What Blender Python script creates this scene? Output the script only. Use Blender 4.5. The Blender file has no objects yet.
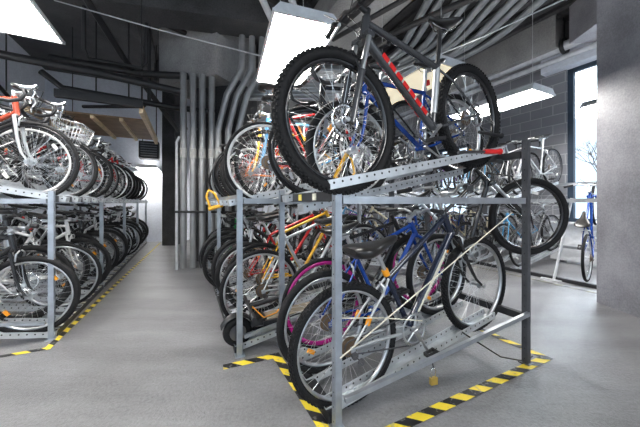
import bpy, math, random
from mathutils import Vector, Matrix
random.seed(11)
PI = math.pi
sc = bpy.context.scene
COL = sc.collection
# ------------------------------------------------------------------ camera
cam_d = bpy.data.cameras.new('camera'); cam = bpy.data.objects.new('camera', cam_d); COL.objects.link(cam)
cam.location = (0, 0, 1.15); cam.rotation_euler = (PI/2, 0, 0)
cam_d.sensor_width = 36; cam_d.lens = 15.5; cam_d.shift_y = -10.5/640
cam_d.clip_start = 0.02; cam_d.clip_end = 200
sc.camera = cam
# ------------------------------------------------------------------ world, exposure
w = bpy.data.worlds.new('daylight'); sc.world = w; w.use_nodes = True
bg = w.node_tree.nodes['Background']; bg.inputs[0].default_value = (0.72, 0.86, 1.0, 1); bg.inputs[1].default_value = 1.5
vs = sc.view_settings
vs.view_transform = 'Standard'; vs.look = 'None'; vs.gamma = 1; vs.use_curve_mapping = False; vs.exposure = 0.2
LAMP = 32.0
# daylight falling in through the tall window on the right
sun_d = bpy.data.lights.new('soft_daylight', 'SUN'); sun_d.energy = 7.0; sun_d.angle = math.radians(40); sun_d.color = (.80, .90, 1.0)
sun = bpy.data.objects.new('soft_daylight', sun_d); COL.objects.link(sun); sun.location = (8, 7, 6)
sun.rotation_euler = Vector((-3.0, -2.5, -2.4)).to_track_quat('-Z', 'Y').to_euler()

# ------------------------------------------------------------------ materials
def mat(name, col, rough=0.5, metal=0.0, var=0.12, scale=12.0, bump=0.0, coat=0.0, spec=0.5):
    m = bpy.data.materials.new(name); m.use_nodes = True
    nt = m.node_tree; b = nt.nodes['Principled BSDF']
    b.inputs['Roughness'].default_value = rough; b.inputs['Metallic'].default_value = metal
    b.inputs['Coat Weight'].default_value = coat; b.inputs['Specular IOR Level'].default_value = spec
    tc = nt.nodes.new('ShaderNodeTexCoord'); n = nt.nodes.new('ShaderNodeTexNoise')
    n.inputs['Scale'].default_value = scale; n.inputs['Detail'].default_value = 5
    nt.links.new(tc.outputs['Object'], n.inputs['Vector'])
    r = nt.nodes.new('ShaderNodeValToRGB')
    r.color_ramp.elements[0].position = 0.3; r.color_ramp.elements[1].position = 0.7
    r.color_ramp.elements[0].color = (*[max(0, c*(1-var)) for c in col], 1)
    r.color_ramp.elements[1].color = (*[min(1, c*(1+var)) for c in col], 1)
    nt.links.new(n.outputs['Fac'], r.inputs['Fac']); nt.links.new(r.outputs['Color'], b.inputs['Base Color'])
    if bump:
        bp = nt.nodes.new('ShaderNodeBump'); bp.inputs['Strength'].default_value = bump; bp.inputs['Distance'].default_value = 0.02
        nt.links.new(n.outputs['Fac'], bp.inputs['Height']); nt.links.new(bp.outputs['Normal'], b.inputs['Normal'])
    return m
def emat(name, col, strength):
    m = bpy.data.materials.new(name); m.use_nodes = True
    b = m.node_tree.nodes['Principled BSDF']
    b.inputs['Base Color'].default_value = (*col, 1); b.inputs['Emission Color'].default_value = (*col, 1)
    b.inputs['Emission Strength'].default_value = strength
    return m
M = {}
M['tire'] = mat('tire_rubber', (.010, .010, .011), .7, var=.3, scale=60, spec=.3)
M['tire_tan'] = mat('tan_tire_wall', (.16, .12, .07), .7)
M['tire_grey'] = mat('grey_tire', (.25, .25, .24), .7)
M['plastic'] = mat('black_plastic', (.018, .018, .02), .38)
M['vinyl'] = mat('saddle_vinyl', (.014, .013, .013), .28, coat=.3)
M['chrome'] = mat('chrome', (.78, .79, .8), .16, 1, var=.05)
M['alloy'] = mat('brushed_alloy', (.62, .64, .66), .3, 1, var=.08)
M['steel'] = mat('dark_steel', (.16, .16, .17), .35, .9)
M['brown_steel'] = mat('worn_cassette_steel', (.22, .16, .11), .45, .8)
M['cable'] = mat('cable_sheath', (.01, .01, .011), .4)
M['amber'] = mat('amber_reflector', (.95, .36, .02), .3)
M['redref'] = mat('red_reflector', (.6, .02, .02), .3)
M['clear'] = mat('white_reflector', (.8, .8, .78), .3)
M['wire'] = mat('steel_wire', (.7, .72, .74), .3, .9)
PAINT = {
 'black': (.012, .012, .014), 'dark grey': (.06, .062, .068), 'silver': (.5, .52, .54), 'white': (.78, .78, .78),
 'blue': (.008, .06, .33), 'navy': (.006, .012, .034), 'light blue': (.12, .38, .65), 'red': (.55, .02, .02),
 'maroon': (.17, .015, .02), 'orange red': (.30, .045, .02), 'green': (.03, .26, .08), 'teal': (.02, .36, .34),
 'yellow': (.85, .47, .04), 'lime': (.55, .7, .05), 'purple': (.2, .05, .4), 'cream': (.72, .64, .45), 'magenta': (.42, .012, .20),
 'orange': (.8, .2, .02)}
PM = {k: mat('paint_'+k.replace(' ', '_'), c, .25 if k != 'silver' else .42, .15 if k != 'silver' else .6, var=.04, coat=.6 if k != 'silver' else 0) for k, c in PAINT.items()}
M.update({'p_'+k: m for k, m in PM.items()})

def node_mat(name): 
    m = bpy.data.materials.new(name); m.use_nodes = True
    return m, m.node_tree, m.node_tree.nodes['Principled BSDF']
def mathn(nt, op, a, b=None):
    n = nt.nodes.new('ShaderNodeMath'); n.operation = op
    for i, v in enumerate((a, b)):
        if v is None: continue
        if isinstance(v, (int, float)): n.inputs[i].default_value = v
        else: nt.links.new(v, n.inputs[i])
    return n.outputs[0]
def perforated(name, col, rough=.38, metal=.85, pitch=.05, ax='X', az='Z', z0=.03, rad=.0062):
    m, nt, b = node_mat(name)
    tc = nt.nodes.new('ShaderNodeTexCoord'); s = nt.nodes.new('ShaderNodeSeparateXYZ'); nt.links.new(tc.outputs['Object'], s.inputs[0])
    x = mathn(nt, 'SUBTRACT', mathn(nt, 'PINGPONG', s.outputs[ax], pitch/2), pitch/2)
    z = mathn(nt, 'SUBTRACT', s.outputs[az], z0)
    d = mathn(nt, 'SQRT', mathn(nt, 'ADD', mathn(nt, 'MULTIPLY', x, x), mathn(nt, 'MULTIPLY', z, z)))
    hole = mathn(nt, 'LESS_THAN', d, rad)
    n = nt.nodes.new('ShaderNodeTexNoise'); n.inputs['Scale'].default_value = 9; n.inputs['Detail'].default_value = 6
    nt.links.new(tc.outputs['Object'], n.inputs['Vector'])
    r = nt.nodes.new('ShaderNodeValToRGB'); r.color_ramp.elements[0].position = .3; r.color_ramp.elements[1].position = .7
    r.color_ramp.elements[0].color = (*[c*.78 for c in col], 1); r.color_ramp.elements[1].color = (*[min(1, c*1.15) for c in col], 1)
    nt.links.new(n.outputs['Fac'], r.inputs['Fac'])
    mx = nt.nodes.new('ShaderNodeMix'); mx.data_type = 'RGBA'
    nt.links.new(hole, mx.inputs[0]); nt.links.new(r.outputs[0], mx.inputs[6]); mx.inputs[7].default_value = (.012, .012, .014, 1)
    nt.links.new(mx.outputs[2], b.inputs['Base Color'])
    nt.links.new(mathn(nt, 'MULTIPLY', mathn(nt, 'SUBTRACT', 1.0, hole), metal), b.inputs['Metallic'])
    b.inputs['Roughness'].default_value = rough
    return m
M['galv_tray'] = perforated('galvanised_perforated_tray', (.58, .61, .64), .38, .5)
M['galv_post'] = perforated('galvanised_slotted_post', (.40, .44, .49), .38, .7, .075, 'Z', 'Y', 0.0, .004)
M['dark_post'] = perforated('dark_slotted_post', (.10, .105, .115), .45, .5, .075, 'Z', 'Y', 0.0, .004)
M['galv'] = mat('galvanised_steel', (.42, .45, .49), .36, .75, var=.15, scale=8)
M['dark_beam'] = mat('dark_rack_beam', (.035, .036, .04), .45, .4)
M['sticker'] = mat('sticker_paper', (.75, .74, .62), .6)
M['ysticker'] = mat('yellow_sticker', (.75, .62, .12), .6)

def tape_mat(name, ca=(.85, .66, .04), cb=(.014, .014, .016)):
    m, nt, b = node_mat(name)
    tc = nt.nodes.new('ShaderNodeTexCoord'); s = nt.nodes.new('ShaderNodeSeparateXYZ'); nt.links.new(tc.outputs['Object'], s.inputs[0])
    a = mathn(nt, 'ADD', s.outputs['X'], s.outputs['Y'])
    f = mathn(nt, 'FRACT', mathn(nt, 'MULTIPLY', a, 1/.17)); g = mathn(nt, 'LESS_THAN', f, .5)
    n = nt.nodes.new('ShaderNodeTexNoise'); n.inputs['Scale'].default_value = 30; n.inputs['Detail'].default_value = 8
    nt.links.new(tc.outputs['Object'], n.inputs['Vector'])
    mx = nt.nodes.new('ShaderNodeMix'); mx.data_type = 'RGBA'
    nt.links.new(g, mx.inputs[0]); mx.inputs[6].default_value = (*ca, 1); mx.inputs[7].default_value = (*cb, 1)
    m2 = nt.nodes.new('ShaderNodeMix'); m2.data_type = 'RGBA'
    nt.links.new(mathn(nt, 'MULTIPLY', mathn(nt, 'GREATER_THAN', n.outputs['Fac'], .6), .45), m2.inputs[0])
    nt.links.new(mx.outputs[2], m2.inputs[6]); m2.inputs[7].default_value = (.25, .25, .25, 1)
    nt.links.new(m2.outputs[2], b.inputs['Base Color']); b.inputs['Roughness'].default_value = .45
    return m
M['tape'] = tape_mat('hazard_tape')

def concrete(name, col, rough=.6, scale=1.5, contrast=.35, bump=.25, speck=.0):
    m, nt, b = node_mat(name)
    tc = nt.nodes.new('ShaderNodeTexCoord')
    n1 = nt.nodes.new('ShaderNodeTexNoise'); n1.inputs['Scale'].default_value = scale; n1.inputs['Detail'].default_value = 9; n1.inputs['Roughness'].default_value = .62
    n2 = nt.nodes.new('ShaderNodeTexNoise'); n2.inputs['Scale'].default_value = scale*28; n2.inputs['Detail'].default_value = 6
    for n in (n1, n2): nt.links.new(tc.outputs['Object'], n.inputs['Vector'])
    mixf = mathn(nt, 'ADD', mathn(nt, 'MULTIPLY', n1.outputs['Fac'], .65), mathn(nt, 'MULTIPLY', n2.outputs['Fac'], .35))
    r = nt.nodes.new('ShaderNodeValToRGB'); r.color_ramp.elements[0].position = .36; r.color_ramp.elements[1].position = .64
    r.color_ramp.elements[0].color = (*[c*(1-contrast) for c in col], 1); r.color_ramp.elements[1].color = (*[min(1, c*(1+contrast)) for c in col], 1)
    nt.links.new(mixf, r.inputs['Fac']); outc = r.outputs[0]
    if speck:
        v = nt.nodes.new('ShaderNodeTexNoise'); v.inputs['Scale'].default_value = 14; v.inputs['Detail'].default_value = 12; v.inputs['Roughness'].default_value = .8
        nt.links.new(tc.outputs['Object'], v.inputs['Vector'])
        mx = nt.nodes.new('ShaderNodeMix'); mx.data_type = 'RGBA'
        nt.links.new(mathn(nt, 'MULTIPLY', mathn(nt, 'GREATER_THAN', v.outputs['Fac'], .62), speck), mx.inputs[0])
        nt.links.new(outc, mx.inputs[6]); mx.inputs[7].default_value = (*[c*.35 for c in col], 1); outc = mx.outputs[2]
    nt.links.new(outc, b.inputs['Base Color'])
    rr = mathn(nt, 'ADD', rough-.12, mathn(nt, 'MULTIPLY', n1.outputs['Fac'], .24)); nt.links.new(rr, b.inputs['Roughness'])
    bp = nt.nodes.new('ShaderNodeBump'); bp.inputs['Strength'].default_value = bump; bp.inputs['Distance'].default_value = .01
    nt.links.new(mixf, bp.inputs['Height']); nt.links.new(bp.outputs['Normal'], b.inputs['Normal'])
    return m
def floor_mat():
    m, nt, b = node_mat('polished_floor_concrete')
    tc = nt.nodes.new('ShaderNodeTexCoord')
    def noise(sc_, det, rough=.6, stretch=None, rot=0):
        n = nt.nodes.new('ShaderNodeTexNoise'); n.inputs['Scale'].default_value = sc_; n.inputs['Detail'].default_value = det; n.inputs['Roughness'].default_value = rough
        if stretch:
            mp = nt.nodes.new('ShaderNodeMapping'); mp.inputs['Scale'].default_value = stretch; mp.inputs['Rotation'].default_value = (0, 0, rot)
            nt.links.new(tc.outputs['Object'], mp.inputs[0]); nt.links.new(mp.outputs[0], n.inputs['Vector'])
        else: nt.links.new(tc.outputs['Object'], n.inputs['Vector'])
        return n.outputs['Fac']
    big = noise(.8, 6); band = noise(1.0, 5, .6, (.7, 3.2, 1), .45); fine = noise(55, 8, .7); scr = noise(30, 6, .8, (1.0, 7, 1), .9); scr2 = noise(26, 6, .8, (6, 1.0, 1), .3)
    mixf = mathn(nt, 'ADD', mathn(nt, 'ADD', mathn(nt, 'MULTIPLY', big, .35), mathn(nt, 'MULTIPLY', band, .35)), mathn(nt, 'MULTIPLY', fine, .30))
    r = nt.nodes.new('ShaderNodeValToRGB'); r.color_ramp.elements[0].position = .40; r.color_ramp.elements[1].position = .60
    r.color_ramp.elements[0].color = (.135, .135, .14, 1); r.color_ramp.elements[1].color = (.30, .30, .315, 1)
    nt.links.new(mixf, r.inputs['Fac'])
    def over(prev, fac, col):
        mx = nt.nodes.new('ShaderNodeMix'); mx.data_type = 'RGBA'; nt.links.new(fac, mx.inputs[0]); nt.links.new(prev, mx.inputs[6]); mx.inputs[7].default_value = (*col, 1); return mx.outputs[2]
    c = over(r.outputs[0], mathn(nt, 'MULTIPLY', mathn(nt, 'GREATER_THAN', scr, .66), .55), (.10, .10, .11))
    c = over(c, mathn(nt, 'MULTIPLY', mathn(nt, 'GREATER_THAN', scr2, .69), .5), (.55, .55, .56))
    nt.links.new(c, b.inputs['Base Color'])
    nt.links.new(mathn(nt, 'ADD', .20, mathn(nt, 'MULTIPLY', mixf, .22)), b.inputs['Roughness'])
    bp = nt.nodes.new('ShaderNodeBump'); bp.inputs['Strength'].default_value = .55; bp.inputs['Distance'].default_value = .012
    nt.links.new(mathn(nt, 'ADD', mixf, mathn(nt, 'MULTIPLY', fine, .5)), bp.inputs['Height']); nt.links.new(bp.outputs['Normal'], b.inputs['Normal'])
    return m
M['floor'] = floor_mat()
M['tape_worn'] = tape_mat('worn_tape', (.22, .21, .14), (.06, .06, .065))
M['column'] = concrete('column_concrete', (.30, .30, .33), .42, 2.2, .3, .5)
M['darkconc'] = concrete('dark_painted_concrete', (.055, .055, .058), .6, 1.6, .6, .4)
M['greyconc'] = concrete('grey_ceiling_concrete', (.34, .34, .34), .7, 1.3, .3, .4)
M['whitewall'] = concrete('white_painted_wall', (.72, .76, .84), .6, .9, .12, .15)
def blocks(name, c1, c2, mortar):
    m, nt, b = node_mat(name)
    tc = nt.nodes.new('ShaderNodeTexCoord'); s = nt.nodes.new('ShaderNodeSeparateXYZ'); nt.links.new(tc.outputs['Object'], s.inputs[0])
    c = nt.nodes.new('ShaderNodeCombineXYZ'); nt.links.new(s.outputs['X'], c.inputs[0]); nt.links.new(s.outputs['Z'], c.inputs[1])
    t = nt.nodes.new('ShaderNodeTexBrick'); nt.links.new(c.outputs[0], t.inputs['Vector'])
    t.inputs['Color1'].default_value = (*c1, 1); t.inputs['Color2'].default_value = (*c2, 1); t.inputs['Mortar'].default_value = (*mortar, 1)
    t.inputs['Scale'].default_value = 1; t.inputs['Brick Width'].default_value = .4; t.inputs['Row Height'].default_value = .2; t.inputs['Mortar Size'].default_value = .008
    nt.links.new(t.outputs['Color'], b.inputs['Base Color']); b.inputs['Roughness'].default_value = .7
    bp = nt.nodes.new('ShaderNodeBump'); bp.inputs['Strength'].default_value = .5; bp.inputs['Distance'].default_value = .01; bp.invert = True
    nt.links.new(t.outputs['Fac'], bp.inputs['Height']); nt.links.new(bp.outputs['Normal'], b.inputs['Normal'])
    return m
M['block'] = blocks('block_wall', (.22, .225, .25), (.27, .275, .30), (.42, .43, .45))
M['white_paint'] = mat('white_paint', (.75, .77, .8), .45)
M['duct'] = mat('zinc_duct', (.36, .38, .40), .38, .6, var=.2, scale=5)
M['pipe_grey'] = mat('grey_painted_pipe', (.36, .365, .37), .32, .4, var=.15, scale=4)
M['pipe_dark'] = mat('dark_painted_pipe', (.02, .02, .022), .5, .1)
M['pipe_white'] = mat('white_painted_pipe', (.62, .64, .68), .4, 0)
M['housing'] = mat('lamp_housing_white', (.72, .74, .76), .4)
M['wirethin'] = M['wire']
M['lit'] = emat('lit_diffuser', (1.0, .97, .92), LAMP)
M['fill_uplight'] = emat('upper_diffuser_light', (1.0, .98, .95), 9.0)  # glow added on the lamp tops, unseen from below, to brighten the conduits
M['dim'] = emat('dim_warm_diffuser', (1.0, .90, .66), .55)
M['wood'] = mat('plywood', (.30, .20, .12), .6, var=.3, scale=7)
M['wood_light'] = mat('pale_timber', (.78, .62, .40), .55, var=.2, scale=9)
M['frame_dark'] = mat('window_frame_dark', (.03, .05, .08), .4)
M['decal_red'] = mat('red_decal', (.75, .02, .02), .35)
M['decal_white'] = mat('pale_decal', (.62, .62, .6), .35)
M['band'] = mat('pale_label_band', (.55, .55, .53), .6)
M['brass'] = mat('brass', (.72, .50, .12), .3, .8)
M['cord'] = mat('cream_cord', (.74, .70, .58), .7)
M['cardboard'] = mat('tan_deck_board', (.30, .25, .19), .7)
M['bark'] = mat('bark', (.12, .10, .09), .9)
M['bag'] = mat('plastic_bag', (.42, .45, .52), .35, var=.4, scale=18)

# ------------------------------------------------------------------ mesh builder
class MB:
    def __init__(s): s.v = []; s.f = []; s.sm = []; s.mi = []
    def add(s, vs, fs, smooth=True, mi=0):
        n = len(s.v); s.v += [tuple(v) for v in vs]
        for f in fs: s.f.append([i+n for i in f]); s.sm.append(smooth); s.mi.append(mi)
    def tube(s, pts, r, n=8, cap=True, closed=False, mi=0, flat=None):
        pts = [Vector(p) for p in pts]; k = len(pts)
        rs = r if isinstance(r, (list, tuple)) else [r]*k
        tang = []
        for i in range(k):
            if closed: a, b = pts[(i-1) % k], pts[(i+1) % k]
            else: a, b = pts[max(i-1, 0)], pts[min(i+1, k-1)]
            t = b-a
            tang.append(t.normalized() if t.length > 1e-9 else Vector((1, 0, 0)))
        ref = Vector((0, 0, 1)) if abs(tang[0].z) < .9 else Vector((0, 1, 0))
        nx = tang[0].cross(ref).normalized(); vs = []
        for i in range(k):
            nx = (nx - tang[i]*nx.dot(tang[i])).normalized(); ny = tang[i].cross(nx)
            for j in range(n):
                a = 2*PI*j/n + PI/n
                vs.append(pts[i] + nx*(rs[i]*math.cos(a)) + ny*(rs[i]*math.sin(a)*(flat or 1)))
        fs = []; m = k if closed else k-1
        for i in range(m):
            for j in range(n):
                a = i*n+j; b = i*n+(j+1) % n; c = ((i+1) % k)*n+(j+1) % n; d = ((i+1) % k)*n+j
                fs.append((a, b, c, d))
        s.add(vs, fs, n > 4, mi)
        if cap and not closed:
            s.add([vs[j] for j in range(n)], [tuple(range(n))[::-1]], False, mi)
            s.add([vs[(k-1)*n+j] for j in range(n)], [tuple(range(n))], False, mi)
    def box(s, c, d, rot=None, mi=0):
        c = Vector(c); vs = []
        for z in (-1, 1):
            for y in (-1, 1):
                for x in (-1, 1):
                    p = Vector((x*d[0]/2, y*d[1]/2, z*d[2]/2))
                    if rot is not None: p = rot @ p
                    vs.append(c+p)
        s.add(vs, [(0, 2, 3, 1), (4, 5, 7, 6), (0, 1, 5, 4), (2, 6, 7, 3), (0, 4, 6, 2), (1, 3, 7, 5)], False, mi)
    def ring(s, prof, N=48, c=(0, 0, 0), mi=0, closed=True, smooth=True):   # lathe about Y; prof = [(radius, y)]
        vs = []; k = len(prof)
        for i in range(N):
            a = 2*PI*i/N; ca, sa = math.cos(a), math.sin(a)
            for (r, y) in prof: vs.append((c[0]+r*ca, c[1]+y, c[2]+r*sa))
        fs = []
        for i in range(N):
            for j in range(k if closed else k-1):
                a = i*k+j; b = i*k+(j+1) % k; i2 = (i+1) % N
                fs.append((a, b, i2*k+(j+1) % k, i2*k+j))
        s.add(vs, fs, smooth, mi)
    def disc(s, r, y0, y1, N=20, c=(0, 0, 0), mi=0):
        s.ring([(r, y0), (r, y1)], N, c, mi, closed=False)
        for y, o in ((y0, 1), (y1, -1)):
            vs = [(c[0]+r*math.cos(2*PI*i/N), c[1]+y, c[2]+r*math.sin(2*PI*i/N)) for i in range(N)]
            s.add(vs, [tuple(range(N))[::o]], False, mi)
    def loft(s, secs, mi=0, closed=True):      # list of rings, equal count
        n = len(secs[0]); vs = [p for q in secs for p in q]; fs = []
        for i in range(len(secs)-1):
            for j in range(n): fs.append((i*n+j, i*n+(j+1) % n, (i+1)*n+(j+1) % n, (i+1)*n+j))
        s.add(vs, fs, True, mi)
        s.add(secs[0], [tuple(range(n))[::-1]], True, mi); s.add(secs[-1], [tuple(range(n))], True, mi)
    def mesh(s, name, mats):
        me = bpy.data.meshes.new(name); me.from_pydata(s.v, [], s.f)
        me.polygons.foreach_set('use_smooth', s.sm); me.polygons.foreach_set('material_index', s.mi)
        for m in mats: me.materials.append(M[m] if isinstance(m, str) else m)
        me.update(); return me
def new(name, data, parent=None, mw=None):
    o = bpy.data.objects.new(name, data); COL.objects.link(o)
    if parent is not None: o.parent = parent
    if mw is not None: o.matrix_basis = mw
    return o
def tag(o, label, cat=None, group=None, kind=None):
    if label: o['label'] = label
    if cat: o['category'] = cat
    if group: o['group'] = group
    if kind: o['kind'] = kind
    return o
def struct(name, mb, mats, mw=None):
    o = new(name, mb.mesh(name, mats), None, mw); o['kind'] = 'structure'; return o
def build(name, mb, mats, parent=None, mw=None): return new(name, mb.mesh(name, mats), parent, mw)
def Rz(a): return Matrix.Rotation(a, 4, 'Z')
def Ry(a): return Matrix.Rotation(a, 4, 'Y')
def Rx(a): return Matrix.Rotation(a, 4, 'X')
def T(*p): return Matrix.Translation(Vector(p if len(p) == 3 else p[0]))

A26 = math.radians(26)
U = Vector((-math.sin(A26), math.cos(A26), 0)); V = Vector((math.cos(A26), math.sin(A26), 0))
OC = Vector((.087, 1.41, 0))      # front post of the centre rack
OL = Vector((-2.27, 2.33, 0))     # front post of the left rack
def CW(s, t, z=0.0): return OC + U*s + V*t + Vector((0, 0, z))
def LW(s, t, z=0.0): return OL + U*s + V*t + Vector((0, 0, z))

# ================================================================== ROOM
CEIL = 4.6
mb = MB(); mb.box((0, 0, -.05), (24, 24, .1)); struct('floor', mb, ['floor'])
mb = MB(); mb.box((-1.0, 2.0, .1), (14.6, 14, .2))
for i in range(34): mb.box((-1.6+.22*i, 2.0, -.03), (.1, 14, .06))
struct('ceiling', mb, ['darkconc'], T(CW(0, 0, CEIL)) @ Rz(A26))
# left wall (white painted), end wall
F26 = Rz(A26)
def along_u_wall(name, s0, s1, t, th, z0, z1, m, org=CW):
    # wall plate running along U; local x along the wall
    p = org((s0+s1)/2, t, (z0+z1)/2)
    mb = MB(); mb.box((0, 0, 0), (s1-s0, th, z1-z0))
    return struct(name, mb, [m], T(p) @ Rz(A26+PI/2))
along_u_wall('wall_left', -4.5, 6.6, -2.35, .2, 0, CEIL, 'whitewall', LW)
mb = MB(); mb.box((0, 0, 0), (12, .2, CEIL)); struct('wall_back', mb, ['whitewall'], T(CW(8.4, 1.2, CEIL/2)) @ F26)
# window wall: solid block part, pier over/under the window
WT = 5.9
along_u_wall('wall_right', 1.46, 3.5, WT+.15, .3, 0, CEIL, 'block')
along_u_wall('wall_right_lintel', -1.2, 1.80, WT+.06, .5, 3.72, 4.15, 'whitewall')
along_u_wall('wall_right_header', -1.2, 1.46, WT+.15, .3, 4.15, CEIL, 'block')
along_u_wall('wall_right_sill', -1.2, 1.46, WT+.15, .3, 0, .78, 'white_paint')
along_u_wall('trim_sill', -1.2, 1.70, WT-.06, .16, .74, .79, 'white_paint')
along_u_wall('trim_panel', -1.2, 1.70, WT-.02, .06, .05, .74, 'white_paint')
along_u_wall('wall_right_end', -6.0, -1.2, WT+.15, .3, 0, CEIL, 'block')
along_u_wall('wall_right_far_sill', 3.5, 5.3, WT+.15, .3, 0, .79, 'block')
along_u_wall('wall_right_far_header', 3.5, 5.3, WT+.15, .3, 2.7, CEIL, 'block')
along_u_wall('wall_right_far', 5.3, 8.6, WT+.15, .3, 0, CEIL, 'block')
def wbar(mb, s0, s1, z0, z1, d=.08): mb.box(((s0+s1)/2, 0, (z0+z1)/2), (s1-s0, d, z1-z0))
gm, nt, b = node_mat('window_glass'); b.inputs['Transmission Weight'].default_value = 1; b.inputs['Roughness'].default_value = 0.0; b.inputs['IOR'].default_value = 1.02
b.inputs['Base Color'].default_value = (.95, .98, 1, 1); M['glass'] = gm
def window(n, s0, s1, z0, z1, muls):
    mb = MB(); wbar(mb, s0, s1, z0, z0+.07); wbar(mb, s0, s1, z1-.08, z1); wbar(mb, s0, s0+.08, z0, z1); wbar(mb, s1-.09, s1, z0, z1)
    for q in muls: wbar(mb, q, q+.05, z0, z1, .06)
    wo = struct('window_%d' % n, mb, ['frame_dark'], T(CW(0, WT+.08)) @ Rz(A26+PI/2))
    mb = MB(); mb.box(((s0+s1)/2, .0, (z0+z1)/2), (s1-s0-.1, .006, z1-z0-.1)); build('pane', mb, ['glass'], wo)
window(1, -1.2, 1.46, .79, 3.72, [.1])
window(2, 3.5, 5.3, .79, 2.7, [4.4])
# big column at the right edge
mb = MB(); mb.box((0, 0, 0), (1.6, 3.4, CEIL)); o = struct('trim_1', mb, ['column'], T(3.19+.8-.02-.02, 3.17-1.7, CEIL/2) @ Rz(math.radians(-2)))
# down-stand beams
def beam(n, p0, p1, wd, z0, z1, m):
    p0 = Vector((*p0, 0)); p1 = Vector((*p1, 0)); d = p1-p0
    mb = MB(); mb.box((0, 0, 0), (d.length, wd, z1-z0))
    return struct('trim_%d' % n, mb, [m], T((p0+p1)/2+Vector((0, 0, (z0+z1)/2))) @ Rz(math.atan2(d.y, d.x)))
beam(2, (4.68, 4.72), (4.20, .4), .75, 3.9, CEIL, 'column')
a0 = Vector((.85, 4.0, 0)); beam(3, (a0+U*-5).xy, (a0+U*6).xy, 1.0, 4.15, CEIL, 'greyconc')
beam(4, CW(1.4, 5.6).xy, CW(8, 5.6).xy, .5, 4.0, CEIL, 'greyconc')
beam(5, (-6.5, 3.6), (-0.2, 5.0), .5, 4.15, CEIL, 'darkconc')
beam(6, (-4.0, 6.9), (3, 6.9), .5, 4.1, CEIL, 'darkconc')
# far pillar and pipe-clad pillar with its capital
mb = MB(); mb.box((-4.1, 7.7, 2.3), (.34, .5, 4.6)); struct('trim_8', mb, ['darkconc'])
mb = MB(); mb.box((0, 0, 0), (1.0, .8, 3.5)); struct('trim_9', mb, ['darkconc'], T(-1.95, 5.75, 1.75) @ Rz(math.radians(-12)))
mb = MB(); mb.box((0, 0, 0), (1.4, 1.2, 1.25)); struct('trim_10', mb, ['greyconc'], T(-2.25, 5.65, 3.42+.62) @ Rz(math.radians(-21)))

# ---- pipes
def pipe(name, pts, r, m, label, cat='pipe', group=None, n=10, clamps=()):
    p0 = Vector(pts[0]); mb = MB(); mb.tube([Vector(p)-p0 for p in pts], r, n)
    for c in clamps: mb.box(Vector(c[:3])-p0, c[3:])
    o = build(name, mb, [m], None, T(p0)); tag(o, label, cat, group)
    if name in ('vertical_pipe', 'bent_vertical_pipe'):
        mb = MB(); mb.tube([(0, 0, 1.95), (0, 0, 2.12)], r+.004, n); build('paper_band', mb, ['band'], o)
    return o
def arc(c, r, a0, a1, n, f):
    return [f(c, r, a0+(a1-a0)*i/n) for i in range(n+1)]
ordn = ['first', 'second', 'third', 'fourth', 'fifth', 'sixth', 'seventh', 'eighth', 'ninth', 'tenth', 'eleventh', 'twelfth', 'thirteenth',
        'fourteenth', 'fifteenth', 'sixteenth', 'seventeenth', 'eighteenth', 'nineteenth', 'twentieth', 'twenty-first', 'twenty-second']
xs = [-2.42, -2.26, -2.11, -1.95]
for i, x in enumerate(xs):
    y = 4.88+.03*i
    pipe('vertical_pipe', [(x, y, 0), (x, y, 3.45)], .055, 'pipe_grey', '%s grey vertical pipe from the left on the dark pillar' % ordn[i], 'pipe', 'pipes on the pillar', clamps=[(x, y+.08, 1.0, .03, .1, .04), (x, y+.08, 2.5, .03, .1, .04)])
for i in range(3):
    x = -1.83+.17*i; y = 4.95+.03*i
    pts = [(x, y, 0), (x, y, 2.45)] + [(x+.10*(k/6), y, 2.45+.14*k/2) for k in range(1, 6)] + [(x+.16, y, 3.1), (x+.42, y, 3.55), (x+.44, y, 4.5)]
    pipe('bent_vertical_pipe', pts, .055, 'pipe_grey', ['bright bent pipe beside the straight pillar pipes', 'middle bent pipe on the pillar, kinking right at the top', 'bent pipe nearest the bicycles on the pillar'][i], 'pipe', 'bent pipes on the pillar')
pipe('guard_pole', [(-2.47, 4.75, 0), (-2.47, 4.75, 2.2), (-2.44, 4.78, 2.3)], .022, 'pipe_white', 'thin white pole standing left of the pillar pipes', 'pole')
pipe('cross_rail', [(-2.5, 4.72, 1.0), (-1.0, 5.0, .98)], .018, 'pipe_dark', 'thin dark horizontal rail crossing the pillar pipes', 'rail')
# conduit bundle sweeping under the ceiling
nC = 9
for i in range(nC):
    off = .20*i
    R_ = 2.0-off*.62
    yb = 6.35-off*.25 ; xr = 3.12-off*1.0; z = 4.02+.05*(i % 2)-.0*i
    cx, cy = xr-R_, yb-R_
    pts = [(-2.3, yb+.15, z), (cx-.4, yb, z)]
    for k in range(13):
        a = PI/2*(1-k/12); pts.append((cx+R_*math.cos(a), cy+R_*math.sin(a), z))
    pts += [(xr+.05, 1.5, z), (xr+.05, .2, z)]
    o = pipe('conduit', pts, .055, 'duct', '%s steel conduit from the outside of the curved ceiling bundle' % ordn[i], 'conduit', 'curved conduits under the ceiling', 10)
# couplings on the conduits are part of them: small sleeves
# long white pipe by the window wall
p0 = CW(-1.2, WT-.35, 4.03); p1 = CW(7, WT-.35, 4.03)
pipe('ceiling_pipe', [p0, p1], .085, 'pipe_white', 'long white pipe running below the ceiling along the window wall', 'pipe', n=14)
pipe('ceiling_pipe', [p0+Vector((0, 0, -.2)), p1+Vector((0, 0, -.2))], .05, 'pipe_white', 'thinner white pipe just under the long pipe by the window wall', 'pipe', n=12)
mb = MB(); mb.ring([(.14, -.03), (.14, .03), (.115, .03), (.115, -.03)], 24); mb.tube([(0, 0, .12), (0, 0, .5)], .012, 6)
tag(build('pipe_hanger', mb, ['pipe_dark'], None, T(CW(1.35, WT-.35, 4.03)) @ F26), 'dark ring hanger around the long white pipe', 'hanger')
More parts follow.
